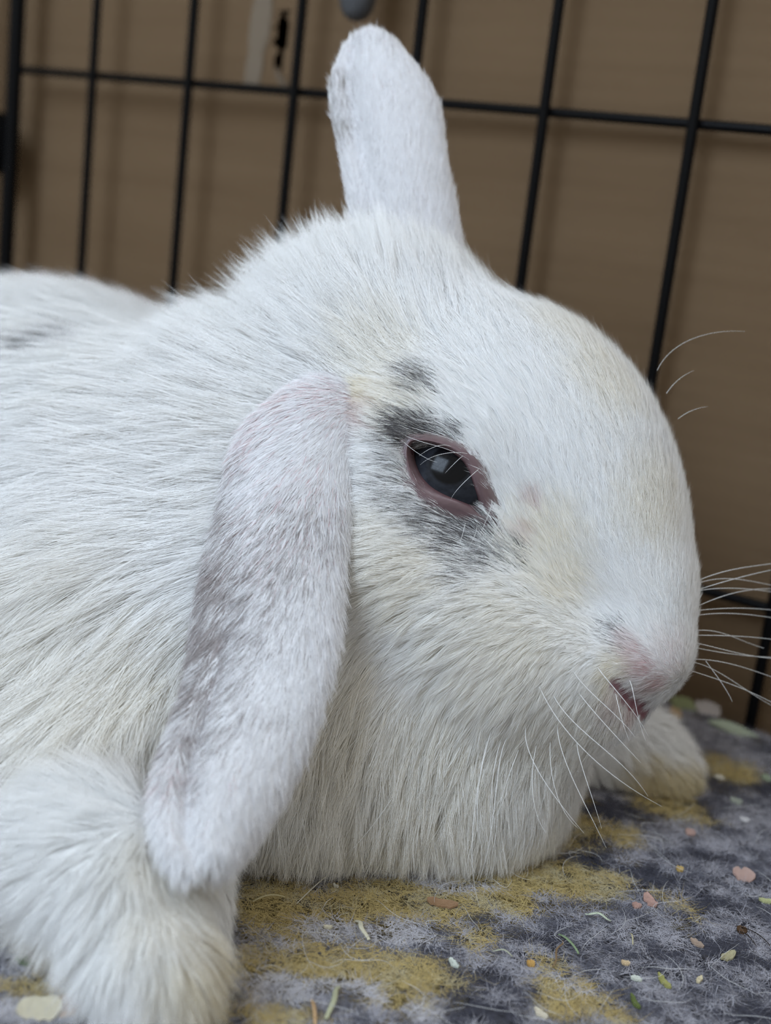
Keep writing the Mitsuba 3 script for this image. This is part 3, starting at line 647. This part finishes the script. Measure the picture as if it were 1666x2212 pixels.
# ------------------------------------------------------------------ ears: a hanging one on the near side, a raised one on the far side
def blade(rows, bulge, groove, thick, n0=70, n1=26, tip=None):
    rows = np.array(rows, float)
    t = np.linspace(0, 1, len(rows))
    tt = np.linspace(0, 1, n0)
    Lp, Rp = CubicSpline(t, rows[:, 0])(tt), CubicSpline(t, rows[:, 1])(tt)
    s = np.linspace(0, 1, n1)
    g = Lp[:, None] * (1 - s)[None, :, None] + Rp[:, None] * s[None, :, None]
    ds, dt = np.gradient(g, axis=1), np.gradient(g, axis=0)
    nrm = unit(np.cross(ds, dt))
    if (nrm @ AHEAD).mean() > 0:
        nrm = -nrm
    w = np.linalg.norm(Rp - Lp, axis=1)
    form = bulge * np.minimum(1, w / 12)[:, None] * np.sin(np.pi * s)[None, :] ** 0.8
    form = form - groove[0] * np.exp(-((s[None, :] - groove[1]) / groove[2]) ** 2) * (np.clip((tt - groove[3]) * 4, 0, 1) * np.clip((0.97 - tt) * 9, 0, 1))[:, None]
    edge = np.sqrt(np.clip(1 - (2 * s - 1) ** 4, 0, 1))[None, :] * np.sqrt(np.clip(1 - np.clip((tt - 0.9) / 0.1, 0, 1) ** 2, 0, 1))[:, None]
    front = g + nrm * (form + thick * 0.5 * edge)[..., None]
    back = g + nrm * (form - thick * 0.5 * edge)[..., None]
    V = np.concatenate([front.reshape(-1, 3), back.reshape(-1, 3)])
    i, j = np.meshgrid(np.arange(n0 - 1), np.arange(n1 - 1), indexing='ij')
    Q = np.stack([i * n1 + j, i * n1 + j + 1, (i + 1) * n1 + j + 1, (i + 1) * n1 + j], -1).reshape(-1, 4)
    F1 = np.vstack([Q[:, [0, 1, 2]], Q[:, [0, 2, 3]]])
    f0 = np.cross(V[F1[:, 1]] - V[F1[:, 0]], V[F1[:, 2]] - V[F1[:, 0]])
    if (f0 * nrm[0, 0]).sum() < 0 and (f0 @ AHEAD).sum() > 0:
        F1 = F1[:, ::-1]
    F2 = F1[:, ::-1] + n0 * n1
    b = np.r_[np.arange(n1), np.arange(1, n0) * n1 + n1 - 1, (n0 - 1) * n1 + np.arange(n1 - 2, -1, -1), np.arange(n0 - 2, 0, -1) * n1]
    nb = np.roll(b, -1)
    F3 = np.vstack([np.column_stack([b, nb, nb + n0 * n1]), np.column_stack([b, nb + n0 * n1, b + n0 * n1])])
    return V, np.vstack([F1, F2, F3])


def ear(key, V, F, table, dens_front, color_fn, width, sig, dens_fn=None, lengths=1.0):
    VV, FF, NN = meshkit.arrays((V, F), True)
    A_ = np.array([list(p) + list(way(d)) + [l, f] for p, d, l, f in table])
    c = V[F].mean(1)
    fnm = unit(np.cross(V[F[:, 1]] - V[F[:, 0]], V[F[:, 2]] - V[F[:, 0]]))
    fc = (fnm * unit(EYE_POINT * 1000 - c)).sum(1)
    d = np.where(fc > -0.25, dens_front, dens_front * 0.2)
    r, fi, u, v = sample_roots(V, F, d)
    N_ = unit(NN[F[fi, 0]] * (1 - u - v)[:, None] + NN[F[fi, 1]] * u[:, None] + NN[F[fi, 2]] * v[:, None])
    if dens_fn is not None:
        k = rng.random(len(r)) < dens_fn(r)
        r, N_ = r[k], N_[k]
    a = anchored(r, A_, sig)
    l = a[:, 3] * lengths
    o = hairs(r, N_, a[:, :3], l, a[:, 4] * 0.6, np.full(len(r), width), color_fn(r), np.full(len(r), 0.3), np.full(len(r), 0.9), curl=0.07, segments=2)
    put(key + '__fur', o[:2], 'hair_coat', o[3], normals=o[2])
    print(key, len(r))


near_rows = [((-17.12, 221.99, 72.16), (-4.34, 224.04, 72.12)), ((-21.04, 211.78, 70.38), (-4.46, 212.30, 70.40)), ((-24.41, 207.01, 65.59), (-5.14, 207.44, 65.23)), ((-25.06, 200.37, 57.33), (-5.33, 200.58, 58.22)), ((-25.71, 193.65, 48.79), (-5.05, 194.07, 50.49)), ((-25.63, 186.43, 40.25), (-4.60, 186.54, 42.83)),
             ((-25.34, 179.17, 33.71), (-5.37, 179.73, 36.01)), ((-26.50, 169.52, 27.90), (-7.10, 173.54, 29.62)), ((-25.47, 161.32, 23.82), (-9.91, 167.49, 23.80)), ((-23.12, 156.57, 20.77), (-13.39, 162.21, 19.03)), ((-19.85, 155.86, 18.70), (-16.09, 158.32, 17.83))]
EVn, EFn = blade(near_rows, 3.2, (2.2, 0.24, 0.10, 0.35), 2.4)
en = meshkit.fbm(EVn * 0.35, 3, seed=6)[:, None]
put('rabbit__ear', (EVn, EFn), 'skin_matte', np.array([0.56, 0.42, 0.41]) * (0.85 + 0.3 * en))
tag('rabbit__ear', 'lop ear hanging down beside the cheek')
NEAR_FLOW = [((-5.41, 211.63, 71.90), 200, 3.0, .22), ((-10.37, 211.93, 73.12), 196, 3.2, .22), ((-17.24, 209.24, 70.50), 212, 3.4, .22), ((-22.57, 207.41, 67.22), 236, 3.4, .2), ((-10.54, 204.92, 65.45), 238, 3.6, .14), ((-5.96, 207.01, 65.59), 262, 3.2, .25), ((-22.47, 201.26, 58.91), 232, 3.6, .2), ((-13.30, 197.59, 56.52), 240, 3.8, .14),
             ((-6.13, 198.26, 55.03), 262, 3.6, .2), ((-23.01, 192.27, 47.35), 236, 3.8, .2), ((-14.17, 188.83, 45.90), 246, 3.8, .14), ((-5.91, 188.74, 45.52), 262, 3.6, .2), ((-23.29, 182.37, 36.28), 242, 3.8, .2), ((-14.89, 179.31, 36.38), 250, 3.8, .14), ((-6.27, 179.24, 36.09), 252, 3.6, .2), ((-24.86, 168.96, 27.69), 268, 3.4, .15), ((-17.92, 169.00, 27.87), 246, 3.8, .16),
             ((-9.14, 170.80, 26.79), 240, 3.8, .22), ((-22.85, 159.73, 23.63), 272, 3.4, .18), ((-16.33, 161.46, 22.27), 256, 3.6, .2), ((-18.35, 156.61, 19.27), 268, 3.6, .25)]
TAUPE = [((-24.60, 202.69, 60.53), 4, .35), ((-25.02, 199.21, 54.68), 5, .55), ((-20.01, 196.91, 53.69), 5, .3), ((-24.85, 193.18, 46.85), 7, .85), ((-19.93, 190.91, 45.97), 6, .7), ((-15.40, 191.53, 48.51), 6, .45), ((-24.54, 186.30, 39.71), 7, .9), ((-19.25, 185.17, 39.33), 6, .7), ((-24.09, 180.62, 33.30), 6, .85), ((-19.13, 178.56, 33.33), 5, .6), ((-21.69, 172.28, 28.67), 5, .8), ((-20.94, 167.39, 25.50), 4, .7), ((-12.99, 196.13, 54.75), 6, .3), ((-13.24, 185.34, 40.03), 5, .25), ((-14.19, 177.14, 31.72), 5, .25)]
ROSE = [((-18.69, 209.20, 70.34), 5, .55), ((-11.69, 210.73, 72.41), 5, .5), ((-5.65, 211.37, 70.79), 3.2, .95), ((-22.93, 205.90, 65.24), 5, .5), ((-6.00, 209.67, 68.06), 2.6, .7), ((-13.87, 199.56, 60.34), 6, .25), ((-16.13, 194.58, 52.60), 7, .25), ((-18.25, 168.39, 25.37), 4, .3), ((-25.45, 166.34, 25.42), 4, .4)]


def near_color(X):
    n = len(X)
    c = np.tile([0.86, 0.855, 0.865], (n, 1)) * (1 + rng.normal(0, 0.015, (n, 1)))
    t = spots(X, TAUPE) * (0.45 + 1.1 * meshkit.fbm(X * 0.9, 2, seed=17))
    m = rng.random(n) < t
    c[m] = np.array([0.36, 0.325, 0.32]) * (0.8 + 0.6 * rng.random((m.sum(), 1)))
    k = spots(X, ROSE) * 0.3
    m = rng.random(n) < k
    c[m] = c[m] * [0.82, 0.62, 0.62]
    return c


ear('rabbit__ear', EVn, EFn, NEAR_FLOW, 42, near_color, 0.095, 6.0, lengths=0.85, dens_fn=lambda r: 1 - 0.75 * np.clip(spots(r, ROSE) * (0.4 + 1.2 * meshkit.fbm(r * 0.8, 2, seed=19)), 0, 1))
tag('rabbit__ear__fur', kind='stuff')

far_rows = [((-9.65, 242.84, 90.15), (8.59, 243.36, 92.25)), ((-11.29, 243.66, 95.63), (7.89, 244.20, 97.84)), ((-13.32, 245.57, 103.44), (5.62, 246.10, 105.62)), ((-15.85, 249.01, 111.22), (3.46, 248.83, 112.63)), ((-18.06, 252.08, 117.52), (1.69, 252.12, 119.77)), ((-19.13, 255.34, 122.42), (-1.01, 254.90, 124.85)), ((-18.04, 259.30, 128.12), (-5.07, 258.47, 128.94)), ((-15.43, 261.78, 131.98), (-9.46, 261.87, 132.33))]
EVf, EFf = blade(far_rows, 3.4, (2.2, 0.2, 0.09, 0.15), 2.4)
put('rabbit__ear_001', (EVf, EFf), 'skin_matte', [0.60, 0.47, 0.45])
tag('rabbit__ear_001', 'far ear standing straight up')
FAR_FLOW = [((-2.44, 242.19, 95.91), 95, 4, .2), ((-11.47, 244.71, 102.05), 100, 3.5, .2), ((4.82, 245.17, 103.92), 88, 3.5, .25), ((-5.10, 246.85, 110.81), 95, 3.4, .15), ((-16.04, 251.62, 117.72), 105, 3.2, .2), ((1.28, 252.11, 119.72), 85, 3.2, .25), ((-8.55, 255.31, 124.42), 95, 3.2, .15), ((-12.23, 261.43, 132.63), 95, 3, .3)]
FARG = [((-15.90, 249.60, 113.64), 2.6, .45), ((-17.03, 251.59, 117.61), 2.6, .3), ((-17.01, 253.63, 121.74), 3, .3), ((-7.86, 242.82, 98.48), 2.0, .5), ((-10.15, 258.77, 130.17), 5, .12), ((-8.12, 242.03, 95.26), 4, .3)]


def far_color(X):
    c = np.tile([0.86, 0.85, 0.86], (len(X), 1))
    m = rng.random(len(X)) < spots(X, FARG)
    c[m] = np.array([0.36, 0.33, 0.31])
    return c


ear('rabbit__ear_001', EVf, EFf, FAR_FLOW, 34, far_color, 0.12, 8.0, lengths=0.75)
tag('rabbit__ear_001__fur', kind='stuff')

# ------------------------------------------------------------------ whiskers
W_NEAR = [[(26.01, 194.90, 36.29), (29.81, 190.53, 31.73), (36.45, 187.28, 26.86), (45.84, 185.19, 22.52)], [(28.42, 195.57, 34.82), (32.27, 190.51, 31.67), (38.39, 187.58, 28.10), (43.61, 185.49, 23.74)], [(32.38, 196.13, 35.10), (35.57, 192.81, 32.65), (39.32, 191.06, 29.70), (42.64, 189.42, 27.21)], [(30.92, 196.20, 38.69), (35.09, 192.48, 35.51), (38.76, 190.86, 33.10), (41.08, 189.38, 31.25)],
          [(35.20, 197.36, 38.80), (37.72, 192.85, 37.05), (40.91, 192.11, 33.99), (43.63, 192.28, 30.48)], [(25.85, 197.16, 28.47), (26.44, 190.03, 25.47), (29.89, 187.03, 21.61), (35.03, 184.86, 16.91)], [(30.59, 197.84, 28.78), (32.03, 189.85, 24.75), (35.77, 186.45, 19.24), (38.57, 184.43, 15.16)], [(34.72, 200.43, 25.06), (34.82, 191.62, 23.53), (36.83, 189.57, 19.37), (38.11, 187.85, 16.54)],
          [(20.38, 196.66, 26.81), (18.49, 185.28, 22.86), (18.49, 181.00, 13.75), (20.62, 179.08, 5.89)], [(19.96, 197.02, 24.65), (18.61, 185.88, 21.09), (19.01, 183.82, 16.88), (20.23, 181.93, 13.34)], [(23.37, 197.65, 25.60), (21.36, 187.21, 22.33), (21.14, 183.72, 16.45), (20.15, 180.98, 9.45)], [(22.39, 197.58, 24.72), (20.76, 188.28, 22.51), (20.97, 186.04, 17.53), (21.84, 183.99, 13.37)],
          [(30.26, 199.79, 24.77), (30.12, 191.32, 22.30), (31.98, 189.35, 18.47), (34.63, 187.76, 16.14)], [(28.15, 199.49, 23.83), (26.99, 190.13, 21.68), (28.13, 188.07, 17.45), (29.70, 186.54, 15.36)], [(38.99, 198.74, 34.14), (39.02, 192.99, 33.39), (40.19, 192.35, 30.77), (40.91, 192.04, 29.48)], [(40.90, 199.35, 36.46), (41.05, 193.46, 35.34), (42.33, 193.68, 32.00), (43.57, 193.04, 29.38)],
          [(9.33, 195.24, 20.95), (6.33, 190.89, 16.35), (3.38, 188.71, 11.61), (0.01, 187.60, 7.07)], [(25.26, 198.68, 23.03), (23.27, 190.20, 21.94), (22.51, 189.17, 17.72), (22.36, 188.33, 14.26)]]
W_FAR = [[(50.88, 213.33, 49.27), (56.68, 216.84, 51.02), (62.24, 221.06, 51.46), (68.78, 225.29, 51.89)], [(50.93, 213.22, 48.83), (55.30, 216.51, 49.66), (60.95, 220.51, 49.17), (69.88, 226.21, 47.22)], [(51.04, 213.00, 47.95), (56.63, 215.48, 49.65), (61.86, 218.80, 50.60), (68.00, 222.15, 51.69)], [(51.04, 213.00, 47.95), (55.48, 216.15, 48.18), (61.91, 220.16, 47.75), (69.71, 224.98, 46.40)],
         [(51.73, 212.39, 45.43), (56.42, 215.81, 46.78), (61.95, 220.09, 47.44), (68.53, 224.18, 47.34)], [(51.78, 212.30, 45.06), (56.63, 215.39, 45.07), (62.30, 219.39, 44.58), (70.07, 224.26, 43.47)], [(52.24, 212.13, 44.38), (57.74, 216.19, 44.14), (63.48, 220.11, 43.33), (70.24, 223.93, 42.08)], [(52.53, 211.56, 42.03), (56.69, 214.50, 41.40), (61.33, 218.17, 39.56), (67.36, 221.72, 37.23)],
         [(52.62, 211.38, 41.30), (57.92, 214.36, 40.86), (63.65, 218.27, 39.98), (70.37, 222.10, 38.83)], [(52.52, 210.14, 40.44), (57.15, 212.90, 39.08), (62.15, 216.61, 37.40), (70.75, 221.35, 35.75)], [(52.46, 209.96, 39.69), (57.47, 213.71, 38.18), (63.24, 217.51, 36.87), (71.01, 222.38, 35.75)], [(52.54, 209.50, 37.78), (58.44, 213.33, 36.63), (64.29, 216.98, 34.70), (71.18, 220.49, 32.22)],
         [(52.59, 209.39, 37.34), (57.45, 212.98, 35.16), (63.07, 216.27, 31.80), (71.26, 220.29, 27.17)], [(52.30, 209.06, 35.98), (56.96, 211.73, 34.26), (62.55, 214.30, 32.17), (71.12, 217.48, 28.30)], [(55.00, 210.44, 37.42), (57.45, 210.84, 34.82), (59.49, 211.29, 32.46), (60.89, 211.85, 30.52)]]
W_BROW = [[(42.42, 226.42, 81.91), (44.37, 227.22, 85.17), (49.43, 228.03, 88.48), (56.29, 228.37, 89.88)], [(46.43, 222.62, 74.74), (48.92, 223.06, 76.53), (51.15, 223.25, 77.31)], [(44.22, 224.56, 78.47), (46.93, 225.37, 81.80), (48.37, 225.60, 82.73)]]
k = 0
for group, r in ((W_NEAR, [0.065, 0.062, 0.05, 0.015]), (W_FAR, [0.065, 0.062, 0.05, 0.035]), (W_BROW, [0.04, 0.04, 0.03, 0.012])):
    for pts in group:
        put('rabbit__' + numbered('whisker', k), tube(pts, r, 6, steps=20), 'hair_coat', [0.80, 0.79, 0.77])
        k += 1
tag('rabbit', 'white lop-eared rabbit with grey smudges around the eye resting on the rug', 'rabbit')

# ------------------------------------------------------------------ litter on the rug: wood shavings, straw, crumbs, leaf bits
def flake(key, at, length, wide, ang, color, thick=0.5, curl=0.6, seed=0, tilt=0.2, z=0.15):
    """A thin, uneven, slightly curled chip lying on the rug."""
    g = np.random.default_rng(seed + 100)
    n, m = 9, 5
    s, t = np.linspace(-1, 1, n), np.linspace(-1, 1, m)
    edge0, edge1 = 0.7 + 0.5 * g.random(n), 0.7 + 0.5 * g.random(n)
    taper = np.clip(1.25 - np.abs(s) ** 2.2, 0.28, 1) * (0.8 + 0.2 * g.random(n))
    top = []
    for a, e0, e1, tp in zip(s, edge0, edge1, taper):
        for b in t:
            x, y = a * length / 2, b * wide / 2 * tp * (e1 if b > 0 else e0)
            top.append([x, y, curl * (a * a * 0.8 + b * b * 0.3) + 0.08 * g.random()])
    top = np.array(top)
    V = np.vstack([top, top - [0, 0, thick]])
    i, j = np.meshgrid(np.arange(n - 1), np.arange(m - 1), indexing='ij')
    Q = np.stack([i * m + j, (i + 1) * m + j, (i + 1) * m + j + 1, i * m + j + 1], -1).reshape(-1, 4)
    F1 = np.vstack([Q[:, [0, 1, 2]], Q[:, [0, 2, 3]]])
    b = np.r_[np.arange(m), np.arange(1, n) * m + m - 1, (n - 1) * m + np.arange(m - 2, -1, -1), np.arange(n - 2, 0, -1) * m]
    nb = np.roll(b, -1)
    F = np.vstack([F1, F1[:, ::-1] + n * m, np.column_stack([nb, b, b + n * m]), np.column_stack([nb, b + n * m, nb + n * m])])
    ca, sa = math.cos(math.radians(ang)), math.sin(math.radians(ang))
    V = V @ np.array([[ca, sa, 0], [-sa, ca, 0], [0, 0, 1]])
    V[:, 2] += V[:, 1] * tilt
    V = V + [at[0], at[1], z + thick]
    col = np.array(color) * (0.85 + 0.3 * meshkit.fbm(V * 1.5, 3, seed=seed))[:, None]
    put(key, (V, F), 'litter', col, smooth=False)


def stalk(key, a, b, width, color, bend=0.6, seed=0, z=0.6, flat=0.45):
    g = np.random.default_rng(seed + 300)
    a, b = np.array([*a, z]), np.array([*b, z])
    d = b - a
    perp = np.array([-d[1], d[0], 0]) / np.linalg.norm(d)
    p = np.array([a + d * t + perp * 0.4 * bend * math.sin(math.pi * t) * (1 if g.random() > .5 else -1) + [0, 0, 0.6 * math.sin(math.pi * t)] for t in np.linspace(0, 1, 5)])
    V, F = tube(p, np.array([0.8, 1, 1.05, 0.95, 0.7]) * width / 2, 8, flat=flat, steps=14)
    put(key, (V, F), 'litter', np.array(color) * (0.88 + 0.24 * meshkit.fbm(V * 1.2, 2, seed=seed))[:, None], smooth=True)


CREAMW, TAN, GREEN, PALEG, PINKW = [0.66, 0.60, 0.45], [0.52, 0.36, 0.24], [0.10, 0.17, 0.06], [0.46, 0.50, 0.34], [0.46, 0.29, 0.24]
FLAKES = [  # name, place, length, width, angle, colour, label, category
    ('wood_shaving', (-36.35, 150.92), 5.6, 4.2, 12, CREAMW, 'large cream wood shaving below the near paw, at the bottom left corner', 'wood shaving'),
    ('wood_shaving', (-32.71, 152.24), 3.6, 4.0, -40, TAN, 'tan wood shaving touching the large cream one at the bottom left', 'wood shaving'),
    ('leaf_bit', (-41.38, 161.04), 1.4, 2.6, 60, GREEN, 'dark green leaf bit at the left edge beside the near paw', 'leaf'),
    ('crumb', (-32.62, 155.21), 0.7, 1.0, 0, [0.60, 0.25, 0.03], 'tiny orange crumb just left of the near paw tip', 'crumb'),
    ('straw_bit', (-1.22, 178.25), 1.5, 0.8, 5, CREAMW, 'short cream straw bit left of the long pale straw on the ochre patch', 'straw'),
    ('bark_flake', (15.87, 188.82), 5.4, 2.6, -4, [0.33, 0.20, 0.115], 'brown bark flake lying at the lower edge of the ochre band under the chest', 'bark'),
    ('straw_bit', (17.32, 172.55), 2.2, 1.4, -50, [0.62, 0.66, 0.58], 'white-green straw bit on the dark blotch in the middle', 'straw'),
    ('straw_bit', (-0.83, 190.32), 1.1, 0.8, -30, [0.62, 0.60, 0.52], 'small pale straw bit in the shade under the chest fur', 'straw'),
    ('crumb', (28.58, 174.91), 1.3, 2.0, 10, [0.50, 0.30, 0.10], 'orange crumb left of the square ochre patch', 'crumb'),
    ('crumb', (42.88, 178.03), 1.5, 1.2, -12, [0.58, 0.44, 0.27], 'oval tan crumb right of the square ochre patch', 'crumb'),
    ('straw_bit', (43.80, 174.18), 0.9, 2.2, 80, [0.60, 0.63, 0.54], 'small upright white-green straw bit below the oval tan crumb', 'straw'),
    ('leaf_bit', (47.90, 174.20), 3.4, 1.3, -62, [0.34, 0.33, 0.12], 'yellow-green leaf flake lying aslant at the lower right', 'leaf'),
    ('straw_bit', (53.36, 175.90), 1.8, 1.0, 55, [0.60, 0.52, 0.34], 'curved beige straw bit at the lower right', 'straw'),
    ('leaf_bit', (42.73, 168.08), 3.0, 1.1, -68, [0.12, 0.15, 0.05], 'dark olive leaf flake near the bottom edge', 'leaf'),
    ('wood_shaving', (29.05, 162.90), 2.6, 1.6, -45, [0.60, 0.54, 0.42], 'pale wood shaving at the bottom edge below the square ochre patch', 'wood shaving'),
    ('wood_shaving', (49.65, 197.21), 3.6, 2.6, -70, PINKW, 'pinkish brown wood shaving left of the two small ochre spots', 'wood shaving'),
    ('wood_shaving', (47.19, 195.36), 1.7, 1.8, -5, PINKW, 'small pinkish chip touching the pinkish brown shaving', 'wood shaving'),
    ('wood_shaving', (67.73, 209.84), 4.2, 5.2, -12, [0.48, 0.33, 0.28], 'oval pinkish wood shaving at the right edge of the rug', 'wood shaving'),
    ('crumb', (56.72, 209.45), 1.4, 1.9, 0, [0.52, 0.36, 0.13], 'ochre crumb on the grey fleece under the far paw', 'crumb'),
    ('crumb', (61.32, 223.88), 2.0, 3.0, -8, [0.48, 0.32, 0.27], 'rosy crumb right below the far paw', 'crumb'),
    ('leaf_bit', (69.56, 201.89), 2.6, 1.6, -5, [0.42, 0.43, 0.22], 'yellow-green leaf tip cut by the right edge', 'leaf'),
    ('straw_bit', (59.16, 183.18), 3.4, 1.8, 35, [0.40, 0.36, 0.22], 'dull yellow straw bit at the right, above the curved beige one', 'straw'),
    ('wood_shaving', (55.01, 185.98), 2.6, 1.6, -40, [0.36, 0.27, 0.21], 'dull brown wood shaving right of the middle', 'wood shaving'),
    ('straw_bit', (73.03, 231.99), 2.0, 1.6, -10, [0.62, 0.60, 0.60], 'whitish straw bit far right beyond the dark blotch', 'straw'),
    ('bark_flake', (63.21, 191.59), 1.8, 2.4, -12, [0.10, 0.06, 0.035], 'dark brown bark flake beside two black stalks at the right edge', 'bark'),
    ('leaf_bit', (80.73, 277.10), 4.2, 16.0, 60, [0.42, 0.47, 0.36], 'blurred pale green leaf piece lying by the foot of the cage', 'leaf'),
    ('wood_shaving', (77.61, 287.87), 6.2, 10.0, 0, [0.50, 0.45, 0.43], 'blurred pinkish white shaving against the foot of the cardboard', 'wood shaving'),
    ('leaf_bit', (72.15, 288.66), 6.0, 9.0, 20, [0.25, 0.27, 0.14], 'blurred olive leaf piece right below the nose at the cage foot', 'leaf'),
    ('crumb', (69.28, 282.43), 3.0, 7.0, 0, [0.45, 0.31, 0.17], 'blurred tan crumb behind the mouth at the cage foot', 'crumb'),
    ('leaf_bit', (82.21, 252.61), 2.0, 2.8, 30, [0.30, 0.36, 0.25], 'small grey-green leaf bit at the right edge near the cage', 'leaf'),
    ('straw_bit', (72.22, 250.07), 1.4, 3.0, 80, [0.66, 0.62, 0.52], 'tiny cream straw bit right of the far paw', 'straw'),
    ('leaf_bit', (73.23, 239.78), 2.6, 2.6, -20, [0.34, 0.37, 0.31], 'grey-green leaf scrap on the dark blotch right of the far paw', 'leaf')]
used = {}
for n_, (name, at, l, w, a, c, lab, cat) in enumerate(FLAKES):
    key = numbered(name, used.get(name, 0))
    used[name] = used.get(name, 0) + 1
    flake(key, at, l * (0.9 if n_ > 3 else 1), w * (0.75 if n_ > 3 else 1), a, c, thick=0.3, curl=0.2 if l < 3 else 0.4, seed=n_)
    tag(key, lab, cat)
STALKS = [
    ((2.78, 180.54), (4.92, 175.83), 0.75, [0.70, 0.66, 0.50], 'long pale straw lying across the ochre patch in the middle', 0.7),
    ((0.11, 155.78), (1.35, 163.26), 0.75, [0.46, 0.46, 0.30], 'green-grey straw at the bottom left of the middle', 0.4),
    ((-2.16, 159.55), (-1.21, 153.93), 0.55, [0.52, 0.34, 0.18], 'tan stick cut by the bottom edge', 0.2),
    ((38.36, 190.45), (42.15, 189.38), 0.55, [0.50, 0.55, 0.42], 'pale green stem with a brown tip in the middle of the grey fleece', 0.5),
    ((33.47, 183.52), (35.97, 178.77), 0.45, [0.25, 0.33, 0.19], 'green needle of hay above the square ochre patch', 0.1),
    ((33.86, 181.81), (31.65, 174.48), 0.30, [0.24, 0.16, 0.09], 'thin brown stalk beside the green needle', 0.5),
    ((63.18, 192.13), (66.59, 187.56), 0.18, [0.03, 0.025, 0.02], 'upper of two thin black stalks at the right edge', 0.2),
    ((62.00, 190.79), (64.32, 187.07), 0.18, [0.03, 0.025, 0.02], 'lower of two thin black stalks at the right edge', 0.2),
    ((-6.37, 183.38), (1.60, 199.66), 0.20, [0.62, 0.58, 0.48], 'long thin stiff hay stalk leaning under the chest fur', 0.3),
    ((23.14, 176.78), (25.95, 175.92), 0.35, [0.44, 0.45, 0.34], 'short grey-green hay stalk at the right of the dark blotch', 0.3),
    ((-12.95, 182.55), (-8.29, 184.97), 0.4, [0.52, 0.45, 0.26], 'yellow hay stalk beside the near paw', 0.4),
    ((44.71, 186.23), (44.67, 183.12), 0.25, [0.50, 0.45, 0.28], 'tiny straight yellow hay stalk in the middle of the grey fleece', 0.1)]
for n_, (a, b, w, c, lab, bend) in enumerate(STALKS):
    key = numbered('hay_stalk', n_)
    stalk(key, a, b, w, c, bend, n_)
    tag(key, lab, 'hay')
# shed white hairs strewn over the rug: one heap that nobody could count
parts, at = [], 0
g = np.random.default_rng(55)
for _ in range(110):
    c = np.array([g.uniform(-12, 75), g.uniform(150, 240), 0.9])
    if not in_view(c[None], 0.05)[0]:
        continue
    a, l = g.uniform(0, math.pi), g.uniform(3, 11)
    d, e = np.array([math.cos(a), math.sin(a), 0]), np.array([-math.sin(a), math.cos(a), 0])
    cv = g.normal(0, 1.3)
    V, F = tube([c + d * l * t + e * cv * (1 - 4 * t * t) + [0, 0, 0.5 * g.random()] for t in (-.5, -.25, 0, .25, .5)], [0.015, 0.035, 0.04, 0.035, 0.015], 4, steps=10)
    parts.append((V, F + at))
    at += len(V)
put('shed_hair', (np.vstack([p[0] for p in parts]), np.vstack([p[1] for p in parts])), 'hair_coat', [0.72, 0.71, 0.70])
tag('shed_hair', 'loose white shed hairs strewn over the fleece rug', 'hair', kind='stuff')
